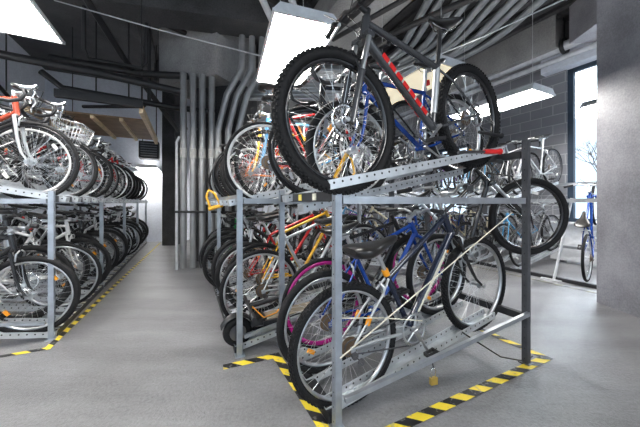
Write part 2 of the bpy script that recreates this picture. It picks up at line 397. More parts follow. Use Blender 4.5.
# dark ducts and pipes on the left ceiling
dk = [([(-3.2, 3.2, 4.3), (-3.3, 4.6, 3.6), (-3.4, 6.6, 2.9)], .05, 'dark sloping pipe falling towards the timber platform'),
      ([(-4.35, 4.3, 3.2), (-4.1, 4.4, 2.98), (-2.6, 4.9, 2.85), (-1.9, 5.0, 2.8)], .05, 'dark bent pipe crossing above the timber platform'),
      ([(-3.6, 4.2, 4.4), (-3.6, 4.2, 3.5), (-3.6, 4.3, 3.4), (-3.0, 4.6, 3.4), (-2.9, 4.6, 3.5), (-2.9, 4.6, 4.5)], .03, 'thin dark looped pipe hanging from the ceiling'),
      ([(-3.1, 5.0, 4.5), (-3.1, 5.0, 3.0), (-3.2, 5.0, 2.9), (-4.3, 5.0, 2.9)], .03, 'thin dark drop pipe turning left above the platform'),
      ([(-5.0, 3.6, 4.4), (-5.0, 3.6, 3.4), (-5.1, 3.6, 3.25), (-5.3, 3.6, 3.45)], .04, 'dark hooked pipe near the white left wall'),
      ([(-4.6, 3.0, 4.4), (-3.0, 4.6, 4.3), (-2.2, 5.4, 4.3)], .045, 'dark diagonal pipe high above the left rack'),
      ([(-4.55, 4.65, 3.6), (-3.2, 4.9, 3.45), (-2.4, 5.0, 3.45)], .06, 'thick dark horizontal pipe high above the timber platform'),
      ([(-3.9, 4.8, 4.5), (-3.9, 4.8, 2.95)], .012, 'thin dark hanger rod above the timber platform, left one'),
      ([(-3.4, 4.9, 4.5), (-3.4, 4.9, 2.9)], .012, 'thin dark hanger rod above the timber platform, right one'),
      ([(-5.15, 3.75, 3.6), (-5.1, 5.2, 2.3), (-5.2, 5.9, 1.9)], .03, 'thin dark sloping rail against the white left wall'),
      ([(-2.6, 3.4, 4.4), (-1.2, 3.9, 4.3), (.0, 4.9, 4.3), (.9, 6.0, 4.3)], .05, 'dark conduit curving over the aisle'),
      ([(-2.0, 2.7, 4.3), (-.6, 3.8, 4.2), (-.2, 5.5, 4.2)], .05, 'dark diagonal pipe above the near pendant lamp'),
      ([(2.6, 1.9, 3.7), (1.4, 3.1, 3.7), (.2, 4.3, 3.7)], .035, 'dark rod running under the conduits'),
      ([(3.0, 2.6, 3.75), (1.7, 3.7, 3.75), (.4, 4.9, 3.75)], .045, 'dark lower rod crossing beneath the curved conduits'),
      ([(2.0, 1.6, 3.8), (1.0, 3.0, 3.8), (.0, 4.6, 3.8)], .06, 'grey square-looking rail beside the concrete beam')]
for pts, r, lb in dk: pipe('overhead_pipe', pts, r, 'pipe_dark', lb, 'pipe', 'dark overhead pipes', 8)
for i in range(6):
    y = 5.15+.14*i
    pipe('ceiling_conduit', [(-1.35, y, 3.1+.13*i), (1.6, y+.1, 3.12+.13*i)], .04, 'duct', '%s short horizontal conduit up from the lowest, right of the pillar' % ordn[i], 'conduit', 'horizontal conduits right of the pillar')
# bright strip pipes at top centre-left
for i in range(2):
    pipe('pale_pipe', [(-1.05+.42*i, 3.0, 4.3), (-.75+.42*i, 4.3, 4.0)], .05, 'pipe_white', ['left of the two pale short pipes under the ceiling', 'right of the two pale short pipes under the ceiling'][i], 'pipe', 'pale short pipes')
pipe('suspension_cable', [(-3.25, 3.37, 3.63), (-1.9, 3.2, 3.17), (-.52, 3.0, 2.72)], .008, 'wire', 'thin pale cable stretched from the left ceiling to the near lamp', 'cable', n=5)
pipe('suspension_cable', [(3.2, 3.4, 3.75), (2.3, 3.9, 3.5), (.8, 4.2, 3.0)], .01, 'wire', 'thin pale cable stretched below the conduits on the right', 'cable', n=5)

# ---- pendant lamps
def lamp_mesh(L=1.26, W=.55, H=.09):
    a = MB(); t = .02
    # trough housing: slanted sides, top plate and end plates
    x, y = L/2, W/2
    prof = [(-y, 0), (-y, .02), (-y+.06, H), (y-.06, H), (y, .02), (y, 0), (y-t, 0), (y-t, .02), (-y+t, .02), (-y+t, 0)]
    a.add([(-x, p, z) for p, z in prof]+[(x, p, z) for p, z in prof], [(i, (i+1) % 10, (i+1) % 10+10, i+10) for i in range(10)], False)
    for s_ in (-x, x):
        a.box((s_, 0, .012), (.02, W, .024)); a.add([(s_, -y, 0), (s_, -y, .02), (s_, -y+.06, H), (s_, y-.06, H), (s_, y, .02), (s_, y, 0)], [(0, 1, 2, 3, 4, 5)], False)
    d = MB(); d.box((0, 0, .004), (L-.06, W-.05, .012))
    w_ = MB(); w_.tube([(0, 0, 0), (0, 0, 1.9)], .004, 5)
    u = MB(); u.box((0, 0, H+.004), (L-.25, .22, .008)); global LUP; LUP = u.mesh('lamp_added_uplight', ['fill_uplight'])
    return a.mesh('lamp_housing', ['housing']), d.mesh('lamp_diffuser', ['lit']), w_.mesh('lamp_wire', ['wire'])
LH, LD, LWI = lamp_mesh()
def lamp(p, label, dm=None, rot=A26+PI/2, tilt=0):
    r = new('pendant_lamp', None, None, T(p) @ Rz(rot) @ Rx(tilt)); tag(r, label, 'light', 'pendant lamps'); r.empty_display_size = .2
    new('housing', LH, r); new('upper_diffuser', LUP, r); d = new('diffuser', LD, r)
    if dm: d.material_slots[0].link = 'OBJECT'; d.material_slots[0].material = dm
    for x in (-.5, .5): new('hanging_wire', LWI, r, T(x, 0, .09))
ZL = 2.58
lamp(Vector((-.30, 2.74, ZL)), 'bright pendant lamp hanging nearest above the centre rack', rot=A26+PI/2-math.radians(7))
lamp(Vector((-2.27, 1.80, ZL)), 'bright pendant lamp cut off by the upper left corner')
lamp(Vector((1.10, 3.45, ZL)), 'dim cream pendant lamp behind the tall mountain bicycle', M['dim'])
lamp(Vector((2.62, 4.13, ZL)), 'slim bright pendant lamp in front of the window wall')
lamp(Vector((-1.6, 5.6-.3, ZL))+U*1.2+V*.6, 'added far pendant lamp behind the pillar pipes')  # added to light the area behind the pillar
lamp(Vector((-4.95, 8.0, 2.1)), 'far glowing pendant lamp at the end of the aisle')
lamp(Vector((-3.95, 2.7, ZL))+U*-.1-V*.2, 'added pendant lamp over the back of the left rack')  # out of view, added to light the left wall
lamp(Vector((.2, 6.3, ZL)), 'added far pendant lamp behind the centre rack')  # extra lamp, added for light at the far end
lamp(CW(.15, 4.9, ZL), 'added pendant lamp by the tall window, mostly hidden behind the concrete column')  # added to light the white sill panel and the blue bicycle
# unseen lamps added behind the camera for ambient fill
lamp(Vector((-1.5, -.9, ZL)), 'added fill lamp behind the viewpoint on the aisle side')
lamp(Vector((1.8, -.6, ZL)), 'added fill lamp behind the viewpoint on the window side')

# ---- timber platform over the left rack
pr = new('timber_platform', None, None, T(-3.06, 4.97, 2.46) @ Rz(A26+PI/2)); tag(pr, 'tan timber platform with pale edge board hung over the left racks', 'platform')
mb = MB(); mb.box((.34, .75, .06), (1.57, 1.5, .02)); build('plywood_sheet', mb, ['wood'], pr)
mb = MB(); mb.box((0, 0, .03), (2.3, .05, .12)); build('edge_board', mb, ['wood_light'], pr)
for k in range(4):
    mb = MB(); mb.box((.34, .36+.37*k, .025), (1.55, .045, .05)); build('joist', mb, ['wood_light'], pr)
mb = MB(); mb.box((-1.18, .45, .09), (.06, .95, .10)); mb.tube([(-1.2, -.5, .35), (-1.2, .4, .42), (-1.1, 1.6, .5)], .05, 8); build('black_cross_beam', mb, ['pipe_dark'], pr)
for x in (-1.1, 1.1):
    for y in (0, 1.4): mb = MB(); mb.tube([(x, y, .06), (x, y, 2.1)], .008, 5); build('hanging_rod', mb, ['pipe_dark'], pr)
# black unit heater on the end wall
hr = new('unit_heater', None, None, T(-4.27, 6.9, 2.46) @ F26); tag(hr, 'small black louvred heater hanging at the end of the aisle', 'heater')
mb = MB(); mb.box((0, 0, 0), (.42, .3, .42)); build('case', mb, ['pipe_dark'], hr)
for k in range(6): mb = MB(); mb.box((0, -.16, -.15+.06*k), (.34, .02, .02)); build('louvre', mb, ['steel'], hr)
for x in (-.15, .15): mb = MB(); mb.tube([(x, 0, .2), (x, 0, 2.1)], .01, 5); build('hanging_rod', mb, ['pipe_dark'], hr)
# bare tree outside the window
tb = MB()
def branch(p, d, L, r, k):
    q = p + d*L; tb.tube([p, (p+q)/2+Vector((random.uniform(-.05, .05), random.uniform(-.05, .05), 0)), q], [r, r*.8, r*.6], 5)
    if k:
        for _ in range(3):
            nd = (d + Vector((random.uniform(-.8, .8), random.uniform(-.8, .8), random.uniform(-.2, .6)))).normalized(); branch(q, nd, L*.68, r*.55, k-1)
branch(Vector((0, 0, 0)), Vector((.05, 0, 1)), 1.6, .07, 5)
tag(build('bare_tree', tb, ['bark'], None, T(11.0, 10.6, -.6)), 'bare leafless tree outside the tall window', 'tree')

# ---- hazard tape on the floor
TW = .065
def tape(pts, label, m='tape', TW=.062):
    # one continuous L/Z-shaped strip, mitred; local frame aligned with the racks
    o0 = pts[0]
    mb = MB()
    for i in range(len(pts)-1):
        a, b = pts[i], pts[i+1]; d = (b-a); L = d.length; d.normalize(); n = Vector((-d.y, d.x, 0))
        a2 = a-d*(TW/2 if i else 0)
        c = [a2+n*TW/2, a2-n*TW/2, b+d*TW/2-n*TW/2, b+d*TW/2+n*TW/2]
        inv = (T(o0) @ F26).inverted(); z = Vector((0, 0, .002+.0012*i)); base = len(mb.v)
        cc = [inv @ (q+z) for q in c]; top = [q+Vector((0, 0, .001)) for q in cc]
        mb.add(cc+top, [(4, 5, 6, 7)[::-1], (0, 1, 5, 4), (1, 2, 6, 5), (2, 3, 7, 6), (3, 0, 4, 7)], False)
    o = build('hazard_tape', mb, [m], None, T(o0) @ F26); tag(o, label, 'floor tape', 'hazard tape on the floor'); return o
tape([CW(.80, -.46), CW(.78, -.085), CW(-.14, -.055), CW(-.13, 1.70), CW(1.6, 1.72)], 'yellow and black floor tape running around the front of the centre rack')
tape([LW(-.19, -1.6), LW(-.19, .04), LW(6.0, .36)], 'yellow and black floor tape along the front of the left rack', TW=.045)
tape([CW(-.2, 4.0), CW(5.2, 4.0)], 'worn floor tape in front of the bicycles by the window', 'tape_worn')
# ================================================================== RACKS
TILT_U = math.atan(.207); TILT_L = math.atan(.185)
def channel_mesh(L, wd=.085, h=.048, th=.005, m='galv_tray', name='tray'):
    mb = MB(); mb.box((L/2, 0, th/2), (L, wd, th))
    for s_ in (-1, 1): mb.box((L/2, s_*wd/2, h/2), (L, th, h))
    mb.box((.0, 0, h/2), (.004, wd, h)); return mb.mesh(name, [m])
TRAY_U = channel_mesh(1.44); TRAY_L = channel_mesh(1.46, name='low_tray')
def post_mesh(h, m, name):
    mb = MB(); a = .036; t = .004
    mb.box((0, -a/2, h/2), (a, t, h)); mb.box((0, a/2, h/2), (a, t, h)); mb.box((-a/2, 0, h/2), (t, a, h)); mb.box((a/2+.001, 0, h/2), (t, .018, h))
    mb.box((0, 0, .004), (.07, .07, .008)); mb.box((0, 0, h), (a, a, .004))
    return mb.mesh(name, [m])
P_F = post_mesh(1.25, 'galv_post', 'front_post'); P_B = post_mesh(1.6, 'dark_post', 'rear_post'); P_BG = post_mesh(1.6, 'galv_post', 'rear_post_galvanised')
DEP = 1.46
def rack(org, sgn, W, label, su, sl, last=True, dark_rear=True, dark_top=False, stickers=(), org_fn=CW, t0=0, side='galv', roff=0.0, dep=1.46, zoff=0.0, fst=()):
    DEP = dep
    """org (s,t) of the front post; sgn=+1 depth along +V, -1 along -V; su/sl offsets of upper / lower trays along the row"""
    s0 = org[0]
    root = new('two_tier_bicycle_rack', None, None, T(org_fn(s0, org[1])) @ Rz(A26 + (0 if sgn > 0 else PI)))
    tag(root, label, 'bicycle rack', 'two-tier bicycle racks'); k = sgn      # local y = k * s
    for y in ([0, W] if last else [0]):
        new('post', P_F, root, T(0, k*y, 0)); new('post', P_B if dark_rear else P_BG, root, T(DEP, k*(y+roff), 0))
    def bm(name, x0, y0, z0, x1, y1, z1, wd, h, m):
        mb = MB(); d = Vector((x1-x0, k*(y1-y0), z1-z0)); mid = Vector(((x0+x1)/2, k*(y0+y1)/2, (z0+z1)/2))
        mb.box((0, 0, 0), (d.length, wd, h))
        yaw = math.atan2(d.y, d.x); pit = math.atan2(d.z, math.hypot(d.x, d.y))
        return build(name, mb, [m], root, T(mid) @ Rz(yaw) @ Ry(-pit))
    b = bm('beam', .0, .03, 1.185, 0, W-.03, 1.185, .04, .055, 'dark_beam' if dark_top else 'galv')
    for (q, mm) in stickers:
        sb = MB(); sb.box((0, 0, 0), (.05, .003, .04)); build('sticker', sb, [mm], b, T(q*k if k>0 else -q, .0225, 0)); 
    bm('beam', DEP, .03+roff, 1.50, DEP, W-.03, 1.50, .04, .05, 'dark_beam' if dark_rear else 'galv')
    bm('beam', DEP, .03+roff, .33, DEP, W-.03, .33, .04, .05, 'dark_beam' if dark_rear else 'galv')
    fb = bm('beam', .0, .03, .03, 0, W-.03, .03, .06, .05, 'dark_beam')
    for q in fst:
        sb = MB(); sb.box((0, 0, 0), (.045, .06, .003)); build('sticker', sb, ['sticker'], fb, T(q, 0, .027))
    for y in ([0, W] if last else [0]):
        bm('side_beam', .03, y, 1.165, DEP-.03, y+roff, 1.165, .03, .04, side)
        bm('side_rail', .03, y-.03, .15, DEP-.03, y+roff-.03, .37, .022, .028, 'galv')
    for y in su:
        y, dz = y if isinstance(y, tuple) else (y, 0)
        new('tray', TRAY_U, root, T(-.06, k*y, 1.215-zoff-dz) @ Ry(-TILT_U))
    for y in sl: new('tray', TRAY_L, root, T(-.02, k*y, .012) @ Ry(-TILT_L))
    return root
# ================================================================== BICYCLES
def lerp(a, b, t): return Vector(a)*(1-t)+Vector(b)*t
MESH = {}
def wheel_meshes(key, R, tr, knob, rimh, nsp, hub_r, disc, cas, rimmat, tiremat, rimside=None):
    if key in MESH: return MESH[key]
    out = {}
    Rr = R-2*tr+.004    # rim outer
    mb = MB(); hw = max(tr*.62, .009)
    mb.ring([(Rr, -hw), (Rr, hw), (Rr-rimh*.5, hw*.95), (Rr-rimh, hw*.35), (Rr-rimh, -hw*.35), (Rr-rimh*.5, -hw*.95)], 56)
    out['wheel'] = (mb.mesh('wheel_rim', [rimmat]))
    mb = MB(); rc = R-tr; prof = [(rc+tr*math.cos(2*PI*i/10), tr*1.02*math.sin(2*PI*i/10)) for i in range(10)]
    mb.ring(prof, 64)
    if knob:
        nk = 78
        for i in range(nk):
            a = 2*PI*i/nk
            for (ya, rr, ww, aa) in ((0, R+.001, .016, 0), (.62, R-.004, .010, .5), (-.62, R-.004, .010, .5), (1.0, R-.012, .008, 0), (-1.0, R-.012, .008, 0)):
                b = a+aa*2*PI/nk; y = tr*1.0*math.sin(ya) if abs(ya) < .9 else tr*.92*(1 if ya > 0 else -1)
                rot = Matrix.Rotation(-b, 3, 'Y')
                mb.box((rr*math.cos(b), y, rr*math.sin(b)), (.008, ww, .015), rot)
    out['tire'] = mb.mesh('wheel_tire', [tiremat])
    mb = MB()
    for i in range(nsp):
        a = 2*PI*i/nsp; sd = 1 if i % 2 else -1; tw = .32 if (i//2) % 2 else -.32
        mb.tube([(hub_r*math.cos(a+tw*3.2), sd*.028, hub_r*math.sin(a+tw*3.2)), ((Rr-rimh)*math.cos(a), sd*.003, (Rr-rimh)*math.sin(a))], .00095, 3, False)
    out['spokes'] = mb.mesh('wheel_spokes', ['wire'])
    mb = MB(); mb.disc(hub_r*.55, -.03, .03, 14); mb.disc(hub_r+.003, .026, .03, 16); mb.disc(hub_r+.003, -.03, -.026, 16); mb.disc(.006, -.06, .06, 8); mb.disc(.012, .058, .068, 8); mb.disc(.012, -.068, -.058, 8)
    out['hub'] = mb.mesh('wheel_hub', ['alloy'])
    if disc:
        mb = MB(); y = .042
        mb.ring([(.085, y), (.085, y+.002), (.066, y+.002), (.066, y)], 36)
        for i in range(8):
            a = 2*PI*i/8; mb.tube([(.022*math.cos(a), y+.001, .022*math.sin(a)), (.068*math.cos(a+.55), y+.001, .068*math.sin(a+.55))], .0045, 4, flat=.3)
        mb.ring([(.026, y), (.026, y+.002), (.012, y+.002), (.012, y)], 18)
        for i in range(24):
            a = 2*PI*i/24; mb.disc(.0035, y+.002, y+.0026, 5, (.076*math.cos(a), 0, .076*math.sin(a)), 1)
        out['disc_rotor'] = mb.mesh('rotor', ['chrome', 'plastic'])
    if cas:
        mb = MB()
        for i in range(7): mb.disc(.056-.005*i, -.030-.0045*(i+1), -.030-.0045*i-.002, 24)
        out['cassette'] = mb.mesh('cassette', ['brown_steel'])
    MESH[key] = out; return out

def saddle_mesh(kind):
    mb = MB(); secs = []
    wide = kind in ('comfort', 'plush')
    st = [(-.14, .045, .02), (-.12, .078, .034), (-.08, .085, .04), (-.03, .066, .038), (.03, .036, .034), (.09, .023, .03), (.125, .019, .024), (.14, .010, .014)] if not wide else \
         [(-.13, .06, .03), (-.115, .095, .055), (-.07, .105, .065), (-.02, .085, .06), (.04, .048, .05), (.09, .033, .042), (.125, .026, .034), (.14, .014, .02)]
    if kind == 'plush': st = [(x*1.28, hw*1.2, h*1.15) for x, hw, h in st]
    for (x, hw, h) in st:
        ring = []
        for j in range(14):
            a = 2*PI*j/14; c, s_ = math.cos(a), math.sin(a)
            y = hw*(abs(c)**.75)*(1 if c > 0 else -1); z = (h*.35*(abs(s_)**.8) if s_ > 0 else -h*.75*(abs(s_)**.9))
            ring.append((x, y, z + .012*(x/.14)**2))
        secs.append(ring)
    mb.loft(secs); me = mb.mesh('saddle_'+kind, ['vinyl'])
    mb = MB()
    for s_ in (-1, 1): mb.tube([(-.11, s_*.03, -.02), (-.06, s_*.022, -.05), (.05, s_*.022, -.05), (.11, s_*.008, -.018)], .0035, 6)
    return me, mb.mesh('saddle_rails', ['chrome'])
SAD = {}
def bike_proto(key, **k):
    p = dict(R=.345, tr=.02, wb=1.05, bbz=.275, bbx=.43, st=.48, sad=.70, sta=73, hta=71, ofs=.045, fl=.42, hl=.13, rt=.014, rd=.017, ft='rigid', bar='flat', barw=.60,
             knob=False, rimh=.018, rim='alloy', tire='tire', disc=False, sadk='sport', ttdrop=0.0, stem=.09, rise=.02, fender=False, carrier=False, basket=False, lite=False, nsp=32,
             decal=False, forkmat='FRAME', reflect=None, ys=.030, kick=False, light=False)
    p.update(k); P = []; R = p['R']; wb = p['wb']; lite = p['lite']
    def add(name, mb, mats, steer=False, sub=None, label=None, loc=None, mesh=None):
        me = mesh or mb.mesh(key+'_'+name, mats)
        d = dict(name=name, me=me, steer=steer, loc=Vector(loc or (0, 0, 0)), sub=[], paint='FRAME' in mats if mats else False, label=label)
        (sub if sub is not None else P).append(d); return d
    FR = lambda m: 'p_black' if m == 'FRAME' else m
    def addp(name, mb, m, **kw):      # paintable
        d = add(name, mb, [FR(m)], **kw); d['paint'] = (m == 'FRAME'); return d
    fh = Vector((wb, 0, R)); rh = Vector((0, 0, R)); bb = Vector((p['bbx'], 0, p['bbz']))
    ha = math.radians(p['hta']); hd = Vector((-math.cos(ha), 0, math.sin(ha))); pr = Vector((math.sin(ha), 0, math.cos(ha)))
    P0 = fh-pr*p['ofs']; HB = P0+hd*p['fl']; HT = HB+hd*p['hl']
    sa = math.radians(p['sta']); sd = Vector((-math.cos(sa), 0, math.sin(sa)))
    SC = bb+sd*p['st']; SP = bb+sd*p['sad']; TTS = bb+sd*(p['st']-.03-p['ttdrop'])
    # ---- frame
    mb = MB(); rt, rd = p['rt'], p['rd']
    mb.tube([bb, SC], rt, 10); mb.tube([HB-hd*.005, HT+hd*.005], rt+.006, 12)
    dt0 = HB+hd*.025
    if p['ttdrop'] > .15:   # step-through: curved lower tube
        m1 = lerp(dt0+hd*.06, TTS, .5)+Vector((0, 0, -.05)); mb.tube([HT-hd*.02, m1, TTS], rt, 10)
    else: mb.tube([HT-hd*.022, TTS], rt, 10)
    if p['ft'] == 'susp': 
        c1 = lerp(dt0, bb, .14)+Vector((.03, 0, .01)); mb.tube([dt0, c1, lerp(dt0, bb, .35)+Vector((.01, 0, 0)), bb], rd, 12)
    else: mb.tube([dt0, bb], rd, 10)
    mb.disc(.021, -.036, .036, 14, bb)
    ys = p['tr']+.018; mf = mb
    if p.get('rear2'): mb = MB()
    for s_ in (-1, 1):
        e = rh+Vector((0, s_*.062, 0)); mb.tube([bb+Vector((-.02, s_*.022, 0)), bb+Vector((-.10, s_*ys, .005)), lerp(bb, rh, .6)+Vector((0, s_*(ys+.008), 0)), e], [.011, .010, .009, .008], 8)
        q = bb+sd*(p['st']-.05); mb.tube([q+Vector((-.008, s_*.014, 0)), lerp(q, rh, .25)+Vector((0, s_*ys, 0)), e], [.008, .0078, .007], 8)
        mb.box(e+Vector((.004, -s_*.002, -.002)), (.034, .006, .036))
    fr = addp('frame', mf, 'FRAME')
    if p.get('rear2'):
        add('seat_stays', mb, ['p_silver'], label='silver rear triangle')
        q = bb+sd*(p['st']-.05)
        for s_ in (-1, 1):
            mb = MB(); c = lerp(q, rh, .62)+Vector((0, s_*(p['tr']+.032), 0)); mb.box(c, (.03, .008, .05), Matrix.Rotation(.6, 3, 'Y')); add('reflector', mb, ['amber'])
        mb = MB(); mb.tube([SC-sd*.03, SC+sd*.012], .021, 12); add('seat_clamp', mb, ['amber'], label='orange seat clamp')
    if p['decal'] == 'red':
        mb = MB(); mb.tube([lerp(bb, SC, .22), lerp(bb, SC, .93)], rt+.0012, 10); add('seat_tube_wrap', mb, ['p_silver'], sub=fr['sub'], label='silver lower seat tube')
    if p['decal']:
        for s_ in (-1, 1):
            mb = MB(); a = lerp(dt0, bb, .22)+Vector((.012, s_*(rd+.0005), .004)); b = lerp(dt0, bb, .86)+Vector((.003, s_*(rd+.0005), 0)); d = b-a
            rot = Matrix.Rotation(-math.atan2(d.z, d.x), 3, 'Y')
            if p['decal'] == 'red':
                for i in range(7): mb.box(lerp(a, b, (i+.4)/7), (d.length/7*.78, .003, .028), rot, 0 if i != 6 else 0)
                for i in range(7): mb.box(lerp(a, b, (i+.9)/7), (d.length/7*.16, .0035, .022), rot, 1)
                add('lettering', mb, ['decal_red', 'decal_white'], sub=fr['sub'], label='red lettering with pale gaps')
            else:
                # pale band with short dark letters
                mb.box(lerp(a, b, .5)+Vector((0, 0, .010)), (d.length, .002, .014), rot, 1); mb.box(lerp(a, b, .4)+Vector((0, -s_*.003, -.013)), (d.length*.7, .004, .006), rot, 1)
                for i in range(6):
                    c = lerp(a, b, .28+.07*i)+Vector((0, s_*.001, -.006)); mb.box(c, (.004, .003, .02), rot, 0); mb.box(c+d*.012+Vector((0, 0, .005)), (.014, .003, .004), rot, 0)
                add('lettering', mb, ['decal_white', 'cord'], sub=fr['sub'], label='pale lettering and stripe')
    # ---- fork
    ys = p['tr']+.026
    if p['ft'] == 'susp':
        mb = MB(); cr = HB-hd*.012; mb.box(cr, (.045, 2*ys+.03, .026), Matrix.Rotation(-(PI/2-ha), 3, 'Y')); mb.tube([HB-hd*.01, HT], .012, 8)
        for s_ in (-1, 1):
            top = cr+Vector((0, s_*ys, 0))+pr*.0; ax = fh+Vector((0, s_*ys, 0)); ax2 = ax-pr*(p['ofs']-.010)
            mb.tube([ax2-hd*.005, ax2+hd*(p['fl']*.56)], [.018, .0205], 12); mb.tube([ax-pr*.0, ax2+hd*.02], .013, 8)
        mb.tube([fh-pr*(p['ofs']-.01)+hd*(p['fl']*.55)+Vector((0, -ys, 0)), fh+hd*(R+.022)-pr*.0, fh-pr*(p['ofs']-.01)+hd*(p['fl']*.55)+Vector((0, ys, 0))], .011, 8)
        fk = addp('fork', mb, p['forkmat'], steer=True)
        mb = MB()
        for s_ in (-1, 1):
            b0 = fh-pr*(p['ofs']-.008)+Vector((0, s_*ys, 0)); mb.tube([b0+hd*(p['fl']*.5), cr+Vector((0, s_*ys, 0))+hd*.015], .0145, 10)
        add('stanchion', mb, ['alloy'], sub=fk['sub'], label='bright inner fork tubes')
    else:
        mb = MB(); cr = HB-hd*.01; mb.tube([HB, HT], .012, 8); mb.tube([cr+Vector((0, -ys, -.006)), cr+Vector((0, -ys*.5, .006)), cr+Vector((0, ys*.5, .006)), cr+Vector((0, ys, -.006))], .013, 8)
        for s_ in (-1, 1):
            a = cr+Vector((0, s_*ys, 0)); e = fh+Vector((0, s_*.052, 0))
            mb.tube([a, lerp(a, P0+Vector((0, s_*.05, 0)), .55), lerp(a, P0+Vector((0, s_*.052, 0)), .82)+pr*.012, e], [.0135, .012, .0095, .008], 8)
        fk = addp('fork', mb, p['forkmat'], steer=True)
    # ---- wheels
    for c, steer, cas in ((fh, True, False), (rh, False, not lite)):
        ms = wheel_meshes(key+str(cas), R, p['tr'], p['knob'], p['rimh'], p['nsp'], .022, p['disc'], cas, FR(p['rim']), p['tire'])
        wd = add('wheel', None, None, steer=steer, loc=c, mesh=ms['wheel'])
        for nm in ms:
            if nm == 'wheel' or (lite and nm in ('hub',)): continue
            add(nm, None, None, sub=wd['sub'], mesh=ms[nm])
        if p['reflect']:
            rr = R*.62
            for a in (.9, 4.0):
              mb = MB(); mb.box((rr*math.cos(a), .0, rr*math.sin(a)), (.05, .012, .024), Matrix.Rotation(-a-PI/2, 3, 'Y'))
              add('reflector', mb, [p['reflect']], sub=wd['sub'])
    # ---- stem, bar
    ql = p.get('quill', 0); CL = HT+hd*(.035+ql)+pr*p['stem']+Vector((0, 0, .005))
    mb = MB(); mb.tube([HT, HT+hd*(.055+ql)], .017 if not ql else .013, 10); mb.tube([HT+hd*(.034+ql), CL], .014, 8); mb.tube([CL+Vector((0, -.022, 0)), CL+Vector((0, .022, 0))], .019, 10)
    addp('stem', mb, 'alloy' if p['bar'] != 'flatblack' else 'plastic', steer=True)
    w2 = p['barw']/2; rs = p['rise']; bar = []
    if p['bar'] in ('flat', 'flatblack', 'city'):
        sw = .05 if p['bar'] != 'city' else .17
        half = [(.0, 0, 0), (.0, .06, 0), (-.005, .11, rs), (-sw*.4, w2*.62, rs+.002), (-sw, w2, rs-.004)]
        pts = [CL+Vector((x, -y, z)) for x, y, z in half[::-1]]+[CL+Vector((x, y, z)) for x, y, z in half[1:]]
        mb = MB(); mb.tube(pts, .0115, 8); bmat = 'plastic' if p['bar'] == 'flatblack' else 'alloy'
        bd = addp('handlebar', mb, bmat, steer=True)
        for s_ in (-1, 1):
            e = CL+Vector((-sw, s_*w2, rs-.004)); i_ = CL+Vector((-sw*.4, s_*w2*.62, rs+.002)); d = (i_-e).normalized()
            mb = MB(); mb.tube([e-d*.004, e+d*.002, e+d*.11], [.019, .0165, .0155], 10); addp('grip', mb, 'plastic', sub=bd['sub'])
            mb = MB(); q = e+d*.135; mb.box(q+Vector((.01, 0, -.008)), (.03, .022, .02)); mb.tube([q+Vector((.02, 0, -.01)), q+Vector((.045, s_*.02, -.018))-d*.01, q+Vector((.052, 0, -.028))-d*.09], [.006, .006, .005], 6)
            addp('brake_lever', mb, 'alloy' if p['bar'] != 'flatblack' else 'plastic', sub=bd['sub'])
    else:
        half = [(0, 0, 0), (0, .13, 0), (.005, .185, 0), (.035, .205, -.002), (.085, .21, -.012), (.105, .212, -.055), (.085, .215, -.105), (.03, .217, -.135), (-.035, .218, -.14)]
        pts = [CL+Vector(((x, -y, z))) for x, y, z in half[::-1]]+[CL+Vector((x, y, z)) for x, y, z in half[1:]]
        mb = MB(); mb.tube(pts, .0145, 10); bd = addp('handlebar', mb, p.get('barmat', 'plastic'), steer=True)
        for s_ in (-1, 1):
            q = CL+Vector((.085, s_*.211, -.008)); mb = MB()
            mb.tube([q+Vector((-.02, 0, 0)), q+Vector((.03, 0, .006)), q+Vector((.065, 0, .022)), q+Vector((.078, 0, .048))], [.016, .018, .016, .010], 10)
            mb.tube([q+Vector((.055, 0, .02)), q+Vector((.075, 0, -.02)), q+Vector((.060, s_*.006, -.075)), q+Vector((.068, s_*.008, -.11))], [.009, .008, .007, .006], 6)
            addp('brake_lever', mb, p.get('levermat', 'alloy'), sub=bd['sub'])
    if not lite:
        mb = MB()
        for s_ in (-1, 1):
            a = CL+Vector((.02, s_*w2*.5, rs-.01)) if p['bar'] != 'drop' else CL+Vector((.10, s_*.205, .01))
            mb.tube([a, a+Vector((.09, -s_*.03, .0)), CL+Vector((.10, s_*.03, -.09)), HB+hd*.04+Vector((.04, s_*.02, 0)), HB+Vector((.025, s_*.012, -.03))], .0028, 5)
        addp('brake_cable', mb, 'cable', steer=True)
    # ---- saddle
    if p['sadk'] not in SAD: SAD[p['sadk']] = saddle_mesh(p['sadk'])
    mb = MB(); mb.tube([bb+sd*(p['st']-.10), SP-sd*.055], .0135, 10); mb.tube([SC-sd*.022, SC+sd*.008], .0185, 10); mb.box(SP+Vector((0, 0, -.052)), (.045, .035, .022))
    addp('seatpost', mb, 'alloy' if not p.get('blackpost') else 'plastic')
    s1 = add('saddle', None, None, mesh=SAD[p['sadk']][0], loc=SP+Vector((-.01, 0, 0)))
    if not lite: add('saddle_rail', None, None, mesh=SAD[p['sadk']][1], sub=s1['sub'])
    # ---- crankset
    mb = MB(); cr_r = p.get('cring', .088); y = -.048
    mb.ring([(cr_r, y-.002), (cr_r, y+.002), (cr_r-.014, y+.002), (cr_r-.014, y-.002)], 44)
    for i in range(44):
        a = 2*PI*i/44; mb.box(((cr_r+.002)*math.cos(a), y, (cr_r+.002)*math.sin(a)), (.006, .003, .005), Matrix.Rotation(-a, 3, 'Y'))
    for i in range(5):
        a = 2*PI*i/5; mb.tube([(.012*math.cos(a), y-.002, .012*math.sin(a)), ((cr_r-.01)*math.cos(a), y-.002, (cr_r-.01)*math.sin(a))], [.013, .008], 6, flat=.45)
    mb.disc(.022, y-.014, y+.004, 14)
    ca = p.get('crank', .7); arm = Vector((math.cos(ca), 0, math.sin(ca)))*.17
